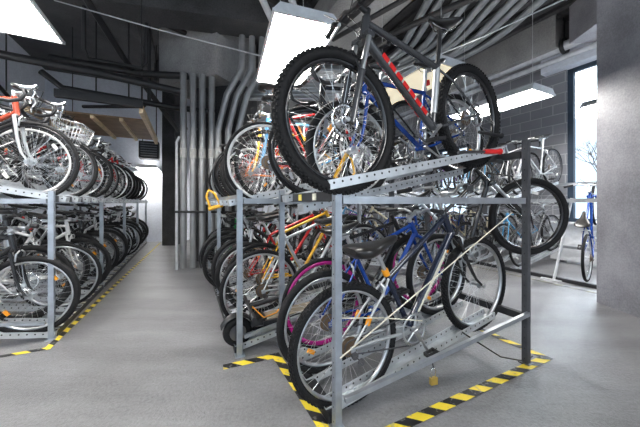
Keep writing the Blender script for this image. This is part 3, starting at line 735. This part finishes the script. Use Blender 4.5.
    for s_ in (-1, 1):
        o_ = Vector((0, s_*.058-.002, 0)); e = o_+arm*(-s_)+Vector((0, s_*.012, 0)); mb.tube([o_, lerp(o_, e, .5), e], [.014, .010, .0115], 8, flat=.6)
    mb.disc(.012, -.06, .06, 10)
    ck = add('crankset', mb, ['alloy' if not p.get('blackcrank') else 'steel'], loc=bb)
    if not lite or True:
        for s_ in (-1, 1):
            e = arm*(-s_)+Vector((0, s_*.115, 0)); mb = MB()
            mb.box(e+Vector((.034, 0, 0)), (.012, .08, .022)); mb.box(e-Vector((.034, 0, 0)), (.012, .08, .022)); mb.box(e, (.06, .018, .018)); mb.box(e+Vector((0, s_*.036, 0)), (.07, .01, .018)); mb.box(e-Vector((0, s_*.036, 0)), (.07, .01, .018))
            addp('pedal', mb, 'plastic', sub=ck['sub'])
    # ---- chain, derailleur
    mb = MB(); y = -.046; cg = .04; pts = []
    dv = rh-bb; base = math.atan2(dv.z, dv.x)
    for i in range(9): a = base-PI/2-.05+(-PI)*i/8 + 0; pts.append(bb+Vector((cr_r*math.cos(a+PI*0), 0, cr_r*math.sin(a)))+Vector((0, y, 0)))
    # front arc turned away from the hub
    pts = [bb+Vector((cr_r*math.cos(a), y, cr_r*math.sin(a))) for a in [base-PI/2-PI*0+(-1)*0+PI*(i/8)*(1)+PI for i in range(9)]]
    pts2 = [rh+Vector((cg*math.cos(a), y, cg*math.sin(a))) for a in [base-PI/2+PI*(i/6) for i in range(7)]]
    mb.tube(pts+pts2, .0042, 4, closed=True); add('chain', mb, ['steel'])
    if not lite:
        mb = MB(); c = rh+Vector((.015, -.05, -.055)); mb.box(rh+Vector((.006, -.052, -.03)), (.026, .02, .04)); mb.disc(.021, -.004, .004, 12, c); mb.disc(.021, -.004, .004, 12, c+Vector((.035, 0, -.05))); mb.tube([c+Vector((0, -.008, 0)), c+Vector((.035, -.008, -.05))], .009, 6, flat=.5)
        add('derailleur', mb, ['steel'])
        if not p['disc']:
            for c, st_ in ((lerp(HB-hd*.01, fh, .06)+Vector((.03, 0, -.005)), True), (lerp(bb+sd*(p['st']-.05), rh, .18)+Vector((-.015, 0, .02)), False)):
                mb = MB()
                for s_ in (-1, 1): mb.tube([c+Vector((0, s_*.015, .035)), c+Vector((0, s_*(p['tr']+.026), .01)), c+Vector((0, s_*(p['tr']+.018), -.05))], [.006, .007, .006], 6)
                add('brake_caliper', mb, ['alloy'], steer=st_)
    def fend(c, a0, a1, nm, steer):
        mb = MB(); rr = R+.018; hw = p['tr']+.010; secs = []; n = 20
        vs = []; fs = []
        for i in range(n+1):
            a = a0+(a1-a0)*i/n
            for (q, y_) in ((rr-.012, -hw), (rr+.003, -hw*.6), (rr+.006, 0), (rr+.003, hw*.6), (rr-.012, hw), (rr-.015, hw-.002), (rr, 0), (rr-.015, -hw+.002)):
                vs.append((q*math.cos(a), y_, q*math.sin(a)))
        for i in range(n):
            for j in range(8): fs.append((i*8+j, i*8+(j+1) % 8, (i+1)*8+(j+1) % 8, (i+1)*8+j))
        mb.add(vs, fs)
        for s_ in (-1, 1):
            a = a0*.25+a1*.75 if nm != 'f' else a0*.3+a1*.7
            mb.tube([(0, s_*.055, 0), (rr*math.cos(a), s_*hw, rr*math.sin(a))], .002, 4)
        addp('fender', mb, p.get('fendmat', 'plastic'), steer=steer, loc=c)
    if p['fender']: fend(rh, .35, 3.3, 'r', False); fend(fh, .9, 3.2, 'f', True)
    if p['carrier']:
        mb = MB(); z = 2*R+.045; x0, x1 = -.20, .17
        for y_ in (-.05, 0, .05): mb.tube([(x0, y_, z), (x1, y_, z)], .005, 6)
        for x_ in (x0, -.05, .08, x1): mb.tube([(x_, -.055, z), (x_, .055, z)], .005, 6)
        for s_ in (-1, 1): mb.tube([(-.10, s_*.055, z), (0, s_*.068, R)], .004, 6); mb.tube([(.05, s_*.055, z), (0, s_*.068, R)], .004, 6); mb.tube([(x1, s_*.04, z), (x1+.10, s_*.02, z-.04)], .004, 6)
        addp('luggage_carrier', mb, 'plastic')
    if p['basket']:
        mb = MB(); c = CL+Vector((.17, 0, -.07)); W_, D_, H_ = .34, .25, .22
        for zz, sc_ in ((0, 1.), (-.25, .95), (-.5, .9), (-.75, .85), (-1, .8)):
            x, y_ = D_/2*sc_, W_/2*sc_; mb.tube([c+Vector(q) for q in ((-x, -y_, zz*H_), (x, -y_, zz*H_), (x, y_, zz*H_), (-x, y_, zz*H_))], .0028 if zz else .005, 5, closed=True)
        for i in range(9):
            f = -1+2*i/8
            mb.tube([c+Vector((-D_/2, f*W_/2, 0)), c+Vector((-D_/2*.8, f*W_/2*.8, -H_)), c+Vector((D_/2*.8, f*W_/2*.8, -H_)), c+Vector((D_/2, f*W_/2, 0))], .002, 4)
            mb.tube([c+Vector((f*D_/2, -W_/2, 0)), c+Vector((f*D_/2*.8, -W_/2*.8, -H_)), c+Vector((f*D_/2*.8, W_/2*.8, -H_)), c+Vector((f*D_/2, W_/2, 0))], .002, 4)
        add('wire_basket', mb, ['wire'], steer=True, label='silver wire front basket')
    if p['kick']:
        mb = MB(); mb.tube([bb+Vector((-.06, .03, 0)), bb+Vector((-.30, .05, -.02))], .007, 6); add('kickstand', mb, ['alloy'])
    if p['light']:
        mb = MB(); c = CL+Vector((.03, .05, .02)); mb.tube([c+Vector((-.02, 0, 0)), c+Vector((.03, 0, 0))], [.014, .02], 10); add('front_lamp', mb, ['plastic'], steer=True)
        mb = MB(); mb.box(bb+sd*(p['st']+.05)+Vector((-.03, 0, 0)), (.015, .03, .04)); add('tail_lamp', mb, ['redref'])
    return dict(parts=P, R=R, wb=wb, HT=HT, hd=hd, key=key, size=len(P))
PROTO = {}
def proto(key, **k): PROTO[key] = bike_proto(key, **k)
proto('hero_mtb', R=.368, tr=.029, wb=1.17, st=.43, sad=.71, fl=.50, hl=.11, rt=.019, rd=.027, ft='susp', bar='flatblack', barw=.72, knob=True, rimh=.022, rim='p_black', disc=True, decal='red', bbz=.31, hta=67.5,
      blackpost=True, blackcrank=False, bbx=.44, stem=.07, rise=.025, forkmat='p_dark grey', crank=2.6)
proto('hero_hybrid', R=.346, tr=.022, wb=1.14, st=.42, sad=.60, fl=.45, hl=.17, rt=.0175, rd=.026, bar='city', barw=.60, rimh=.016, rim='alloy', sadk='plush', decal='pale', reflect=None, rise=.05, stem=.10, quill=.075, knob=True, crank=-1.2, ttdrop=.02, rear2=True, cring=.098, bbx=.46)
proto('mtb', R=.345, tr=.026, wb=1.07, st=.43, sad=.66, fl=.47, hl=.11, rt=.016, rd=.020, ft='susp', bar='flatblack', barw=.60, knob=False, rim='p_black', disc=True, bbz=.30, forkmat='p_black', rimh=.022, reflect='clear')
proto('old_mtb', R=.335, tr=.025, wb=1.05, st=.46, sad=.66, fl=.40, hl=.12, rt=.015, rd=.018, bar='flat', barw=.56, rim='alloy', light=True, reflect='amber')
proto('road', R=.338, tr=.0125, wb=.99, st=.54, sad=.72, fl=.37, hl=.15, rt=.0135, rd=.016, bar='drop', rim='alloy', rimh=.016, bbz=.268, bbx=.41, stem=.10, hta=73)
proto('aero_road', R=.338, tr=.0125, wb=.99, st=.54, sad=.72, fl=.37, hl=.15, rt=.016, rd=.021, bar='drop', rim='p_black', rimh=.03, bbz=.268, bbx=.41, stem=.10, hta=73)
proto('red_road', R=.340, tr=.0155, wb=1.0, st=.52, sad=.70, fl=.39, hl=.15, rt=.016, rd=.020, bar='drop', barmat='plastic', levermat='chrome', rim='p_black', rimh=.022, bbz=.27, bbx=.41, stem=.09, hta=72, forkmat='p_silver', reflect='clear')
proto('hybrid', R=.345, tr=.018, wb=1.05, st=.50, sad=.70, fl=.41, hl=.14, bar='flat', barw=.56, rim='alloy', fender=False, kick=True, rise=.03, reflect='clear')
proto('city', R=.345, tr=.019, wb=1.08, st=.46, sad=.66, fl=.40, hl=.17, bar='city', barw=.54, rim='alloy', fender=True, carrier=True, sadk='comfort', ttdrop=.20, light=True, rise=.05)
proto('basket', R=.335, tr=.02, wb=1.06, st=.46, sad=.64, fl=.40, hl=.15, bar='city', barw=.54, rim='alloy', fender=True, basket=True, sadk='comfort', ttdrop=.2, rise=.05)
proto('magenta_fixie', R=.338, tr=.014, wb=.98, st=.54, sad=.70, fl=.37, hl=.14, rt=.015, rd=.017, bar='flatblack', barw=.45, rim='p_magenta', rimh=.03, bbz=.27, bbx=.40, blackcrank=True)
proto('white_rim', R=.338, tr=.014, wb=1.0, st=.52, sad=.70, fl=.38, hl=.14, bar='drop', rim='p_white', rimh=.022, bbz=.27, bbx=.41)
LITE = {}
for k_, b_ in (('mtb_l', 'mtb'), ('road_l', 'road'), ('hybrid_l', 'hybrid'), ('city_l', 'city')): pass
proto('mtb_l', R=.345, tr=.026, wb=1.07, st=.43, sad=.66, fl=.47, hl=.11, rt=.016, rd=.020, ft='susp', bar='flatblack', barw=.58, rim='p_black', lite=True, forkmat='p_black', nsp=24, rimh=.022)
proto('road_l', R=.338, tr=.014, wb=.99, st=.54, sad=.70, fl=.37, hl=.15, bar='drop', lite=True, nsp=24, bbz=.268, bbx=.41)
proto('hybrid_l', R=.345, tr=.018, wb=1.05, st=.50, sad=.70, fl=.41, hl=.14, bar='flat', barw=.54, lite=True, nsp=24)
proto('city_l', R=.345, tr=.020, wb=1.07, st=.46, sad=.66, fl=.40, hl=.16, bar='city', barw=.52, lite=True, nsp=24, ttdrop=.2, fender=True, sadk='comfort')
KIND = {'hero_mtb': 'mountain bicycle', 'hero_hybrid': 'hybrid bicycle', 'mtb': 'mountain bicycle', 'old_mtb': 'rigid mountain bicycle', 'road': 'road bicycle', 'aero_road': 'deep-rimmed road bicycle', 'red_road': 'road bicycle',
        'hybrid': 'hybrid bicycle', 'city': 'step-through city bicycle', 'basket': 'basket bicycle', 'magenta_fixie': 'single-speed bicycle with magenta rims', 'white_rim': 'white-rimmed road bicycle',
        'mtb_l': 'mountain bicycle', 'road_l': 'road bicycle', 'hybrid_l': 'hybrid bicycle', 'city_l': 'step-through city bicycle'}
NB = 0
def bike(key, color, hub, d, out='rear', pitch=0.0, roll=0.0, steer=0.0, label='', group=None, over=None, yaw=0.0):
    """hub = world position of the outer hub, d = unit vector from the outer hub inwards, pitch = rise towards the inner end"""
    global NB; NB += 1
    pr_ = PROTO[key]; R = pr_['R']; wb = pr_['wb']; hub = Vector(hub); d = Vector(d)
    if yaw: d = Matrix.Rotation(yaw, 3, 'Z') @ d
    if out == 'rear': head = d; p = pitch; rh = hub
    else: head = -d; p = -pitch; rh = hub + d*wb*math.cos(pitch) + Vector((0, 0, wb*math.sin(pitch)))
    mw = T(rh) @ Rz(math.atan2(head.y, head.x)) @ Ry(-p) @ Rx(roll) @ T(0, 0, -R)
    root = new('bicycle', None, None, mw); root.empty_display_size = .1
    tag(root, label, 'bicycle', group)
    ax = pr_['hd']; HT = pr_['HT']
    S = T(HT) @ Matrix.Rotation(steer, 4, ax) @ T(-HT)
    over = over or {}
    for q in pr_['parts']:
        m = (S if (q['steer'] and steer) else Matrix.Identity(4)) @ T(q['loc'])
        o = new(q['name'], q['me'], root, m)
        if q['label']: o['label'] = q['label']
        pm = over.get(q['name']) or (PM[color] if q['paint'] else None)
        if pm is not None: o.material_slots[0].link = 'OBJECT'; o.material_slots[0].material = pm
        for c in q['sub']:
            oc = new(c['name'], c['me'], o)
            if c['label']: oc['label'] = c['label']
            pm = over.get(c['name'])
            if pm is not None: oc.material_slots[0].link = 'OBJECT'; oc.material_slots[0].material = pm
    return root
def zu(t, R): return 1.222+.212*max(t, -.05)+R/math.cos(TILT_U)
def zl(t, R): return .014+.185*t+R/math.cos(TILT_L)
# ------------------------------------------------------------------ racks placed
rack((0, 0), 1, .9, 'front unit of the centre two-tier steel bicycle rack, nearest the viewer', [.0, (.33, .12), (.64, .06)], [.11, .38, .62], dark_top=True, stickers=[(-.22, 'sticker'), (.0, 'ysticker'), (.25, 'sticker')], roff=-.10, dep=1.50)
rack((.905, -.33), 1, 1.45, 'second unit of the centre rack, set back towards the aisle', [.12+.32*i for i in range(5)][:5], [.08+.32*i for i in range(5)][:5], last=False, zoff=.09)
rack((2.355, -.33), 1, 1.45, 'third unit of the centre rack, before the pillar pipes', [.1+.32*i for i in range(5)][:5], [.08+.32*i for i in range(5)][:5], zoff=.09)
rack((2.0, 2.95), -1, 2.6, 'rear row rack unit behind the centre rack, facing the window', [.15+.33*i for i in range(8)], [.15+.33*i for i in range(8)], dark_rear=False)
for i in range(4):
    rack((1.54*i, -.0), -1, 1.54, '%s unit of the left two-tier rack counted from the viewer' % ordn[i], [.13+.31*j for j in range(5)][:5], [.03+.31*j for j in range(5)][:5], last=(i == 3), dark_rear=True, org_fn=LW, zoff=.06, dark_top=True, stickers=[(-.62+.31*q, 'sticker') for q in range(5)], fst=[-.62+.31*q for q in range(5)])
rack((.35, 4.25), 1, 4.75, 'two-tier rack along the window wall', [1.15+.36*j for j in range(10)], [1.15+.36*j for j in range(10)], dark_rear=False)
# ------------------------------------------------------------------ hero bicycles
IN_C = V
bike('hero_mtb', 'dark grey', CW(-.01, .015, 1.562), V, 'front', math.radians(10.5), yaw=math.radians(5), label='large dark grey mountain bicycle with red lettering on the top tray, nearest of all', group=None, over={})
bike('hero_hybrid', 'navy', CW(.11, .125, .35), V, 'rear', math.radians(10.0), label='navy and silver hybrid with wide black saddle on the nearest low tray', over={'fork': PM['black']})
bike('old_mtb', 'blue', CW(.38, .13, zl(.13, .335)), V, 'rear', TILT_L, label='blue bicycle with fat black tires directly behind the navy hybrid', over={})
bike('magenta_fixie', 'black', CW(.62, .24, zl(.24, .338)), V, 'rear', TILT_L, label='black single-speed bicycle with magenta rims in the front unit')
bike('old_mtb', 'blue', CW(.33, .30, zu(.30, .335)-.125), V, 'front', TILT_U, label='blue rigid bicycle on the upper tray behind the large mountain bicycle', over={'fork': PM['blue']})
bike('aero_road', 'black', CW(.64, .15, zu(.15, .338)-.065), V, 'front', TILT_U, label='thin-tired black road bicycle, third on the upper tier of the front unit')
# ------------------------------------------------------------------ rows
CH = ['black', 'black', 'dark grey', 'silver', 'blue', 'red', 'white', 'black', 'teal', 'navy', 'green', 'silver', 'light blue', 'maroon', 'black', 'orange', 'cream', 'purple']
rnd = random.Random(5)
def pick(near, upper):
    return rnd.choice(['mtb', 'old_mtb', 'road', 'hybrid', 'city', 'hybrid', 'aero_road', 'road'] if near else ['mtb_l', 'road_l', 'hybrid_l', 'city_l', 'hybrid_l', 'road_l'])
def rowlabel(color, key, i, tier, where): return '%s %s, %s %s' % (color, KIND[key], ordn[i] + ' along the ' + tier, where)
def row(fn, d, s_list, t_out, tier, where, group, near_n, spec={}, sgn=1, jit=.07, seed=1, zoff=0.0, pal=None):
    global rnd; rnd = random.Random(seed)
    for i, s in enumerate(s_list):
        key, color, out = spec.get(i, (None, None, None))
        k2 = pick(i < near_n, tier.startswith('upper')); c2 = rnd.choice(pal or CH); o2 = rnd.choice(['rear', 'front']) if i % 2 else rnd.choice(['front', 'front', 'rear'])
        key = key or k2; color = color or c2; out = out or o2
        R = PROTO[key]['R']; dt = rnd.uniform(-jit, jit) + (.10 if i % 2 else 0)
        t = t_out + (dt if sgn > 0 else -dt)          # world t of the outer hub
        depth = max(-.1, dt + .18)                     # depth of the hub inside the rack
        z = zu(depth, R)-zoff if tier.startswith('upper') else zl(depth, R)
        bike(key, color, fn(s, t, z), d, out, TILT_U if tier.startswith('upper') else TILT_L, rnd.uniform(-.03, .03), rnd.uniform(-.12, .12),
             rowlabel(color, key, i, tier, where), group, yaw=rnd.uniform(-.02, .02), over=({'wheel': M[('steel', 'p_black', 'steel')[i % 3]]} if (i*7+seed) % 5 < 3 and key not in ('white_rim',) else None))
# centre, units two and three
row(CW, V, [.985+.32*i for i in range(5)]+[2.455+.32*i for i in range(5)], -.08, 'upper tier', 'of the centre rack past the step', 'bicycles on the upper tier of the centre rack', 6,
    {0: ('white_rim', 'black', 'rear'), 1: ('road', 'red', 'rear'), 2: ('hybrid', 'light blue', 'front'), 3: ('old_mtb', 'yellow', 'front')}, seed=3, zoff=.125)
row(CW, V, [1.13+.32*i for i in range(5)]+[2.5+.31*i for i in range(5)], -.14, 'lower tier', 'of the centre rack past the step', 'bicycles on the lower tier of the centre rack', 6,
    {0: ('hybrid', 'silver', 'rear'), 1: ('hybrid', 'yellow', 'rear'), 2: ('old_mtb', 'red', 'rear'), 3: ('mtb', 'black', 'front'), 4: ('hybrid', 'white', 'rear')}, seed=4)
# rear row, facing the window
row(CW, -V, [2.15+.33*i for i in range(8)], 2.85, 'upper tier', 'of the rear rack facing the window', 'bicycles on the upper tier of the rear row', 0, {}, -1, seed=6)
row(CW, -V, [2.15+.33*i for i in range(8)], 2.85, 'lower tier', 'of the rear rack facing the window', 'bicycles on the lower tier of the rear row', 0, {}, -1, seed=7)
# left rack
ls = [.25+.31*j + 1.54*i for i in range(4) for j in range(5) if j < 5]
ls = [s for s in ls]
row(LW, -V, [s-.12 for s in ls][:20], -.21, 'upper tier', 'of the left rack', 'bicycles on the upper tier of the left rack', 9,
    {0: ('red_road', 'orange red', 'front'), 1: ('white_rim', 'black', 'front'), 2: ('basket', 'dark grey', 'front'), 3: ('road', 'black', 'rear'), 4: ('hybrid', 'black', 'front')}, -1, .05, seed=8, zoff=.09, pal=['black', 'dark grey', 'black', 'white', 'silver', 'red', 'navy', 'black'])
row(LW, -V, [s-.22 for s in ls][:20], -.17, 'lower tier', 'of the left rack', 'bicycles on the lower tier of the left rack', 9,
    {0: ('old_mtb', 'black', 'front'), 1: ('mtb', 'black', 'front'), 2: ('hybrid', 'white', 'rear'), 3: ('old_mtb', 'black', 'rear')}, -1, .05, seed=9, pal=['black', 'dark grey', 'black', 'navy', 'white', 'black', 'silver', 'maroon', 'black'])
# window wall
row(CW, V, [1.5+.36*i for i in range(10)], 4.45, 'upper tier', 'of the window wall rack', 'bicycles on the upper tier by the window', 0, {0: ('hybrid', 'silver', None), 1: ('road_l', 'white', None), 3: ('hybrid_l', 'light blue', None)}, 1, seed=10)
row(CW, V, [1.5+.36*i for i in range(10)], 4.45, 'lower tier', 'of the window wall rack', 'bicycles on the lower tier by the window', 0, {0: ('hybrid', 'dark grey', None), 1: ('hybrid_l', 'light blue', None)}, 1, seed=12)
# bicycles parked nose-up
bike('mtb', 'black', Vector((1.84, 2.44, 1.03)), Vector((-1, -.06, 0)).normalized(), 'front', -math.radians(26), steer=-.12,
     label='black mountain bicycle nose-up behind the dark rear post, fat front wheel in the air')
bike('hybrid', 'blue', Vector((3.86, 3.98, .36)), (V+Vector((.12, .35, 0))).normalized(), 'rear', math.radians(48), label='blue bicycle with black saddle standing nose-up by the tall window')
mb = MB(); mb.tube([(0, 0, 0), (.20, .02, 1.22)], .018, 8); mb.box((0, 0, .01), (.3, .06, .02)); tag(build('leaning_pole', mb, ['white_paint'], None, T(CW(.93, 4.22)) @ Rz(A26-PI/2+.3)), 'white leaning pole on a foot left of the blue nose-up bicycle', 'pole')
# ------------------------------------------------------------------ e-scooter lying under the centre rack
sr = new('electric_scooter', None, None, T(CW(1.0, -.32, .03)) @ Rz(A26-.05) @ Ry(-.08) @ Rx(.0)); tag(sr, 'black electric scooter with tan deck lying on the floor under the centre rack', 'scooter')
mb = MB(); mb.box((.50, 0, .15), (.62, .17, .045)); mb.box((.16, 0, .17), (.12, .14, .05)); build('deck', mb, ['plastic'], sr)
mb = MB(); mb.box((.50, 0, .178), (.58, .15, .008)); build('deck_grip', mb, ['cardboard'], sr)
for x in (0.0, 1.0):
    mb = MB(); mb.ring([(.105, -.025), (.112, 0), (.105, .025), (.06, .025), (.06, -.025)], 32); wl = build('wheel', mb, ['tire'], sr, T(x, 0, .112))
    mb = MB(); mb.disc(.062, -.03, .03, 20); build('hub_motor', mb, ['steel'], wl)
mb = MB()
prof = [(.135*math.cos(a), .135*math.sin(a)) for a in [2.7-i*.2 for i in range(14)]]
vs = [(x, y, z) for x, z in prof for y in (-.045, .045)]; mb.add(vs+[(v[0]*.94, v[1]*.9, v[2]*.94) for v in vs], [(2*i, 2*i+1, 2*i+3, 2*i+2) for i in range(13)]+[(28+2*i, 28+2*i+1, 28+2*i+3, 28+2*i+2) for i in range(13)]+[(2*i, 2*i+2, 28+2*i+2, 28+2*i) for i in range(13)]+[(2*i+1, 2*i+3, 28+2*i+3, 28+2*i+1) for i in range(13)])
build('fender', mb, ['plastic'], sr, T(0, 0, .112))
mb = MB(); mb.tube([(1.0, 0, .14), (.9, 0, .30), (.80, 0, .34), (.10, .0, .29)], .021, 10); build('stem', mb, ['plastic'], sr)
mb = MB(); mb.tube([(.10, -.22, .27), (.10, 0, .29), (.10, .22, .29)], .013, 8); hb = build('handlebar', mb, ['steel'], sr)
for y in (-.2, .2):
    mb = MB(); mb.tube([(.10, y-.06, .28), (.10, y+.06, .28)], .018, 8); build('grip', mb, ['plastic'], hb)
mb = MB(); mb.tube([(.12, -.05, .30), (.2, -.07, .2), (.3, -.08, .22), (.42, -.05, .32)], .005, 6); build('orange_cable', mb, ['amber'], sr)
# padlock hanging on a cable, small bits
pl = new('padlock', None, None, T(CW(-.06, .62, .10)) @ Rz(.3)); tag(pl, 'brass and steel padlock hanging below the nearest side rail', 'padlock')
mb = MB(); mb.box((0, 0, 0), (.045, .02, .04)); build('lock_body', mb, ['brass'], pl)
mb = MB(); mb.tube([(-.015, 0, .015), (-.015, 0, .06), (-.008, 0, .075), (.008, 0, .075), (.015, 0, .06), (.015, 0, .015)], .004, 8); build('shackle', mb, ['chrome'], pl)
mb = MB(); mb.tube([(0, 0, .075), (-.01, 0, .12), (0, .0, .15)], .003, 6); build('lock_cable', mb, ['cable'], pl)
def cord(pts, r, m, label, cat='cord', name='tie_cord'):
    p0 = Vector(pts[0]); mb = MB(); mb.tube([Vector(q)-p0 for q in pts], r, 6); tag(build(name, mb, [m], None, T(p0)), label, cat)
cord([CW(-.03, .0, .37), CW(-.05, 1.42, 1.08)], .004, 'cord', 'straight cream cord tied from the near front post to the dark rear post')
cord([CW(.0, .0, .56), CW(.02, .3, .50), CW(.03, .62, .42)], .0035, 'cord', 'short pale cord running from the near post over the hybrid frame')
cord([CW(.1, 1.35, 1.38), CW(-.02, 1.46, 1.35), CW(-.05, 1.6, 1.2), CW(.0, 1.8, .95)], .006, 'cable', 'black cable drooping from the rear post of the near rack', 'cable', 'lock_cable')
cord([CW(-.04, .9, .32), CW(-.1, 1.2, .12), CW(-.10, 1.5, .012), CW(-.08, 1.62, .012)], .005, 'cable', 'black cable trailing over the floor tape corner', 'cable', 'lock_cable')
# tray lever with red grip
lv = new('tray_lever', None, None, T(CW(-.05, .95, 1.46)) @ F26 @ Ry(-TILT_U)); tag(lv, 'dark tray pull lever with red grip above the nearest upper tray', 'lever')
mb = MB(); mb.tube([(-.1, 0, .03), (.18, 0, .0)], .009, 8); build('lever_arm', mb, ['steel'], lv)
mb = MB(); mb.tube([(.16, 0, .002), (.19, 0, .0), (.30, 0, -.015), (.33, 0, -.018)], [.014, .018, .016, .022], 10); build('lever_grip', mb, ['decal_red'], lv, T(0, 0, 0))
mb = MB(); mb.tube([(0, 0, 0), (.24, 0, .0), (.26, 0, 0)], [.012, .012, .022], 8); tag(build('locking_peg', mb, ['plastic'], None, T(CW(.05, 1.2, 1.66)) @ F26), 'black locking peg beside the rear wheel of the large mountain bicycle', 'peg')
# yellow U-lock shapes
ul = new('bicycle_lock', None, None, T(CW(.42, .22, 1.32)) @ F26 @ Ry(.5)); tag(ul, 'yellow lock clipped beside the blue bicycle fork on the upper tier', 'lock')
mb = MB(); mb.tube([(0, 0, 0), (0, 0, .20)], .014, 8); build('crossbar', mb, ['p_yellow'], ul)
mb = MB(); mb.tube([(0, 0, .01), (.05, 0, .01), (.12, 0, .06), (.12, 0, .12), (.05, 0, .19), (0, 0, .19)], .008, 8); build('shackle', mb, ['p_yellow'], ul)
ul = new('bicycle_lock', None, None, T(-1.06, 2.72, 1.10) @ Rz(.3) @ Ry(-.3)); tag(ul, 'yellow lock hanging at the aisle end of the centre rack wheels', 'lock')
mb = MB(); mb.tube([(-.04, 0, 0), (.10, 0, 0)], .02, 8); build('crossbar', mb, ['p_yellow'], ul)
mb = MB(); mb.tube([(-.02, 0, .01), (-.02, 0, .13), (.02, 0, .18), (.06, 0, .13), (.08, 0, .01)], .012, 8); build('shackle', mb, ['p_yellow'], ul)
print('bikes', NB, 'objects', len(bpy.data.objects))
